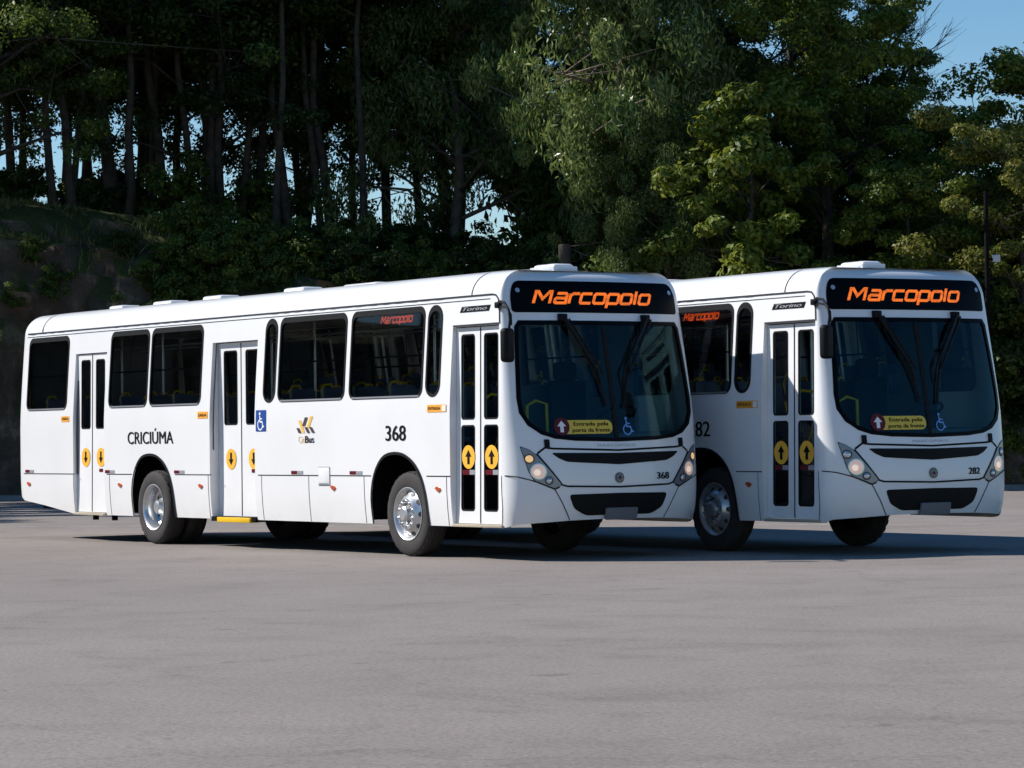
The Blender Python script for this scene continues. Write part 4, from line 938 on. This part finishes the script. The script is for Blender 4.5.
    for x in (-10.52, -7.53, -5.15, -1.70, .69):
        d = MB(); patch(d, 'R', [(x - .06, .808), (x - .025, .828), (x + .04, .816), (x + .06, .796), (x + .008, .762), (x - .025, .78)], (), .014, .014, .2, None); d.build("side_lamp", M['amber'], bus)
    d = MB(); P = surf0('R', -1.91, .93); d.box((-2.05, P.y - .010, .83), (-1.78, P.y + .01, 1.045), .006); bo = d.build("flap_box", M['paint'], bus, 40)
    d = MB(); patch(d, 'R', rrect(-2.057, -1.773, .822, 1.052, .008, 2), [rrect(-2.05, -1.78, .83, 1.045, .006, 2)], .004, 0, .3, None); d.build('flap_seam', M['plate'], bo)
    d = MB(); d.box((-2.03, P.y - .014, .838), (-1.80, P.y - .009, .856)); d.build("box_latch", M['silver'], bo)
    # mirror and its arm on the door side
    d = MB(); d.box((1.86, -1.29, 2.83), (1.94, -1.225, 2.90), .012); mo = d.build("mirror_arm", M['black'], bus, 40)
    d = MB(); arm = [(1.90, -1.27, 2.87), (2.06, -1.35, 2.90), (2.25, -1.41, 2.875), (2.38, -1.44, 2.79), (2.42, -1.45, 2.68), (2.40, -1.45, 2.58)]; d.tube(arm, .015, 8); d.tube([(x, y + .03, z - .055) for x, y, z in arm[:4]] + [(2.40, -1.42, 2.62)], .012, 8)
    d.build("arm_tube", M['black'], mo, 60)
    bm = bmesh.new(); bmesh.ops.create_cube(bm, size=1)
    for v in bm.verts: v.co = Vector((v.co.x * .11, v.co.y * .18, v.co.z * .38)); v.co = Matrix.Rotation(R(25), 3, 'Z') @ v.co + Vector((2.33, -1.43, 2.40))
    bmesh.ops.bevel(bm, geom=list(bm.edges), offset=.045, segments=4, affect='EDGES', profile=.5); bm.verts.index_update()
    d = MB(); d.add([v.co for v in bm.verts], [[v.index for v in f.verts] for f in bm.faces]); bm.free(); d.build("mirror", M['black'], bus, 60)
    # wheels and running gear
    for s in (-1, 1): wheel(bus, WX, s, False, False, 1.27 if s < 0 else 1.03); wheel(bus, WB - .13, s, True, True, 1.27)
    d = MB(); d.box((-10.3, -.55, .50), (1.9, .55, .93)); d.box((-7.5, -.6, .40), (-5.6, .6, .6))
    for a, b in ((-10.2, -9.0), (-7.9, -7.2), (-5.85, -4.9), (-3.5, -.85), (.5, .9)): d.box((a, -1.24, .44), (b, 1.24, .93))
    for x in (WX, WB): d.tube([(x, -1.0, .5), (x, 1.0, .5)], .09, 10)
    for x in (-8.55, -7.95): d.tube([(x, -1.2, .30), (x, -1.2, .45)], .045, 8)
    d.build("chassis", M['chassis'], bus)
    for x in (A_F, A_R):
        for s in (-1, 1):
            d = MB(); y0, y1 = (-1.27, -.42) if s < 0 else (.42, 1.27)
            d.box((x - .68, y0, 1.225), (x + .68, y1, 1.26)); d.box((x - .70, y0, .42), (x - .672, y1, 1.26)); d.box((x + .672, y0, .42), (x + .70, y1, 1.26)); d.box((x - .7, -.422 if s < 0 else .416, .42), (x + .7, -.416 if s < 0 else .422, 1.26))
            d.build("wheel_box", M['chassis'], bus)
    # interior
    d = MB(); d.box((-10.7, -.55, .935), (1.55, 1.25, .965)); d.box((1.55, -.2, .935), (2.2, 1.2, .965))
    for a, b in ((-10.6, -9.0), (-7.9, A_R - .71), (A_R + .71, -4.9), (-3.5, A_F - .71), (A_F + .71, .9)): d.box((a, -1.25, .936), (b, -.551, .966))
    d.box((.95, -1.12, .55), (2.0, -.56, .58)); d.box((-4.85, -1.0, .52), (-3.58, -.56, .55)); d.box((-8.98, -1.15, .55), (-7.92, -.56, .58))
    d.build("cabin_floor", M['floor_vinyl'], bus)
    d = MB()
    for k, wl in (('R', WINS), ('L', LWINS)):
        o = [(-10.4, .94), (1.0, .94), (1.0, 2.93), (-10.4, 2.93)]
        if k == 'R':
            o = [(-10.4, .94), (-8.97, .94), (-8.97, 2.67), (-7.92, 2.67), (-7.92, 1.27), (-4.86, 1.27), (-4.86, 2.69), (-3.57, 2.69), (-3.57, 1.27), (.93, 1.27), (.93, 2.7), (1.0, 2.7), (1.0, 2.93), (-10.4, 2.93)]
        patch(d, k, o, [rrect(a - .005, b + .005, ZW0 - .005, ZW1 - .003, r) for a, b, r in wl if b < 1.0], -.05, 0, .3, .4)
    d.box((-10.4, -1.17, 2.94), (1.62, 1.17, 2.96)); d.box((-10.62, -1.2, .95), (-10.70, 1.2, 2.94))
    d.build("interior_lining", M['lining'], bus, 30)
    sbase = MB(); sbase.box((-.22, -.42, 1.33), (.22, .42, 1.40), .02); sbase.box((-.18, .36, .96), (.1, .40, 1.33))
    for s in (-1, 1):
        bm = bmesh.new(); bmesh.ops.create_cube(bm, size=1)
        for v in bm.verts: v.co = Vector((v.co.x * .06 - .25 - v.co.z * .10, v.co.y * (.40 - .06 * (v.co.z > 0)) + s * .215, v.co.z * .66 + 1.70))
        bmesh.ops.bevel(bm, geom=list(bm.edges), offset=.025, segments=2, affect='EDGES', profile=.5); bm.verts.index_update(); sbase.add([v.co for v in bm.verts], [[v.index for v in f.verts] for f in bm.faces]); bm.free()
    hnd = MB()
    for y in (-.37, .37): hnd.tube([(-.30, y, 1.86), (-.34, y, 2.00), (-.33, y * .93, 2.06), (-.30, y * .72, 2.07), (-.30, y * .6, 2.0)], .016, 6)
    first = None
    for side in (-1, 1):
        for x in np.arange(-9.9, .2, .80):
            if side < 0 and (-9.3 < x < -7.7 or -5.1 < x < -3.35): continue
            if first is None:
                s0 = sbase.build("seat", M['seat_fabric'], bus, 40); hnd.build("grab_handle", M['yellow'], s0, 60); first = s0; s0.location = (x, side * .78, 0)
            else:
                c = copy_tree(first, bus); c.location = (x, side * .78, 0); c.scale.y = -side
    d = MB()
    for x, y in ((-3.45, -.55), (-5.0, -.5), (-7.8, -.5), (-9.1, -.5), (-2.0, .35), (-6.2, .35), (.85, -.5)): d.tube([(x, y, .96), (x, y, 2.95)], .017, 8)
    d.split("stanchion", M['rim'], bus, 60); d = MB()
    d.tube([(1.15, -1.0, 1.05), (1.15, -1.0, 1.80), (1.18, -.9, 1.88), (1.22, -.75, 1.86), (1.24, -.68, 1.72), (1.24, -.68, 1.0)], .018, 8)
    d.tube([(1.5, -.62, 1.0), (1.5, -.62, 1.74), (1.5, -.5, 1.80), (1.5, -.35, 1.76), (1.5, -.33, 1.0)], .018, 8)
    d.split("handrail", M['yellow'], bus, 60)
    d = MB()
    for y in (-.38, .38): d.tube([(-10.2, y, 2.74), (.8, y, 2.74)], .016, 8)
    d.split("ceiling_rail", M['rim'], bus, 60)
    d = MB(); d.box((1.62, -.15, .96), (2.22, 1.16, 1.33), .05); d.box((1.55, .15, 1.30), (2.2, 1.14, 1.43), .06); d.box((1.95, -1.1, .5), (2.26, -.16, 1.36), .04); do_ = d.build("dashboard", M['lining'], bus, 40)
    d = MB(); c0 = Vector((1.52, .62, 1.62)); ax = Vector((.45, 0, -.9)).normalized(); u = Vector((0, 1, 0)); v_ = ax.cross(u)
    d.tube([c0 + (u * cos(t) + v_ * sin(t)) * .235 for t in np.linspace(0, 2 * pi, 25)], .017, 8, False); d.tube([c0 - ax * .02, c0 + ax * .4], .035, 8)
    for t in (0, 2.1, 4.2): d.tube([c0, c0 + (u * cos(t) + v_ * sin(t)) * .235], .014, 6)
    d.build("steering_wheel", M['black'], bus, 60)
    d = MB(); d.box((.55, .36, 1.28), (1.02, .88, 1.42), .04); d.box((.42, .36, 1.38), (.58, .88, 2.05), .05); d.box((.42, .47, 2.05), (.54, .77, 2.27), .04); d.box((.6, .5, .96), (.95, .75, 1.3)); d.build("driver_seat", M['black'], bus, 40)
    d = MB(); d.box((.20, .12, .96), (.24, 1.15, 2.0)); d.box((.20, .12, 2.0), (.24, .16, 2.9)); d.build("driver_partition", M['lining'], bus)
    return bus
M['gold'] = mat("gold_vinyl", (.80, .48, .08), .5)
M['umber'] = mat("umber_vinyl", (.06, .035, .04), .5)
M['pale_orange'] = mat("pale_orange_vinyl", (.85, .62, .42), .5)
M['access_blue'] = mat("access_blue", (.12, .30, .70), .5)
build_bus("white city bus nearest the camera, fleet number 368, its whole door side in full sun", "368", (0, 0, 0), 0)
build_bus("white city bus behind the other, fleet number 282, its door side partly in shadow", "282", (1.738, 3.2204, 0), -0.0312)
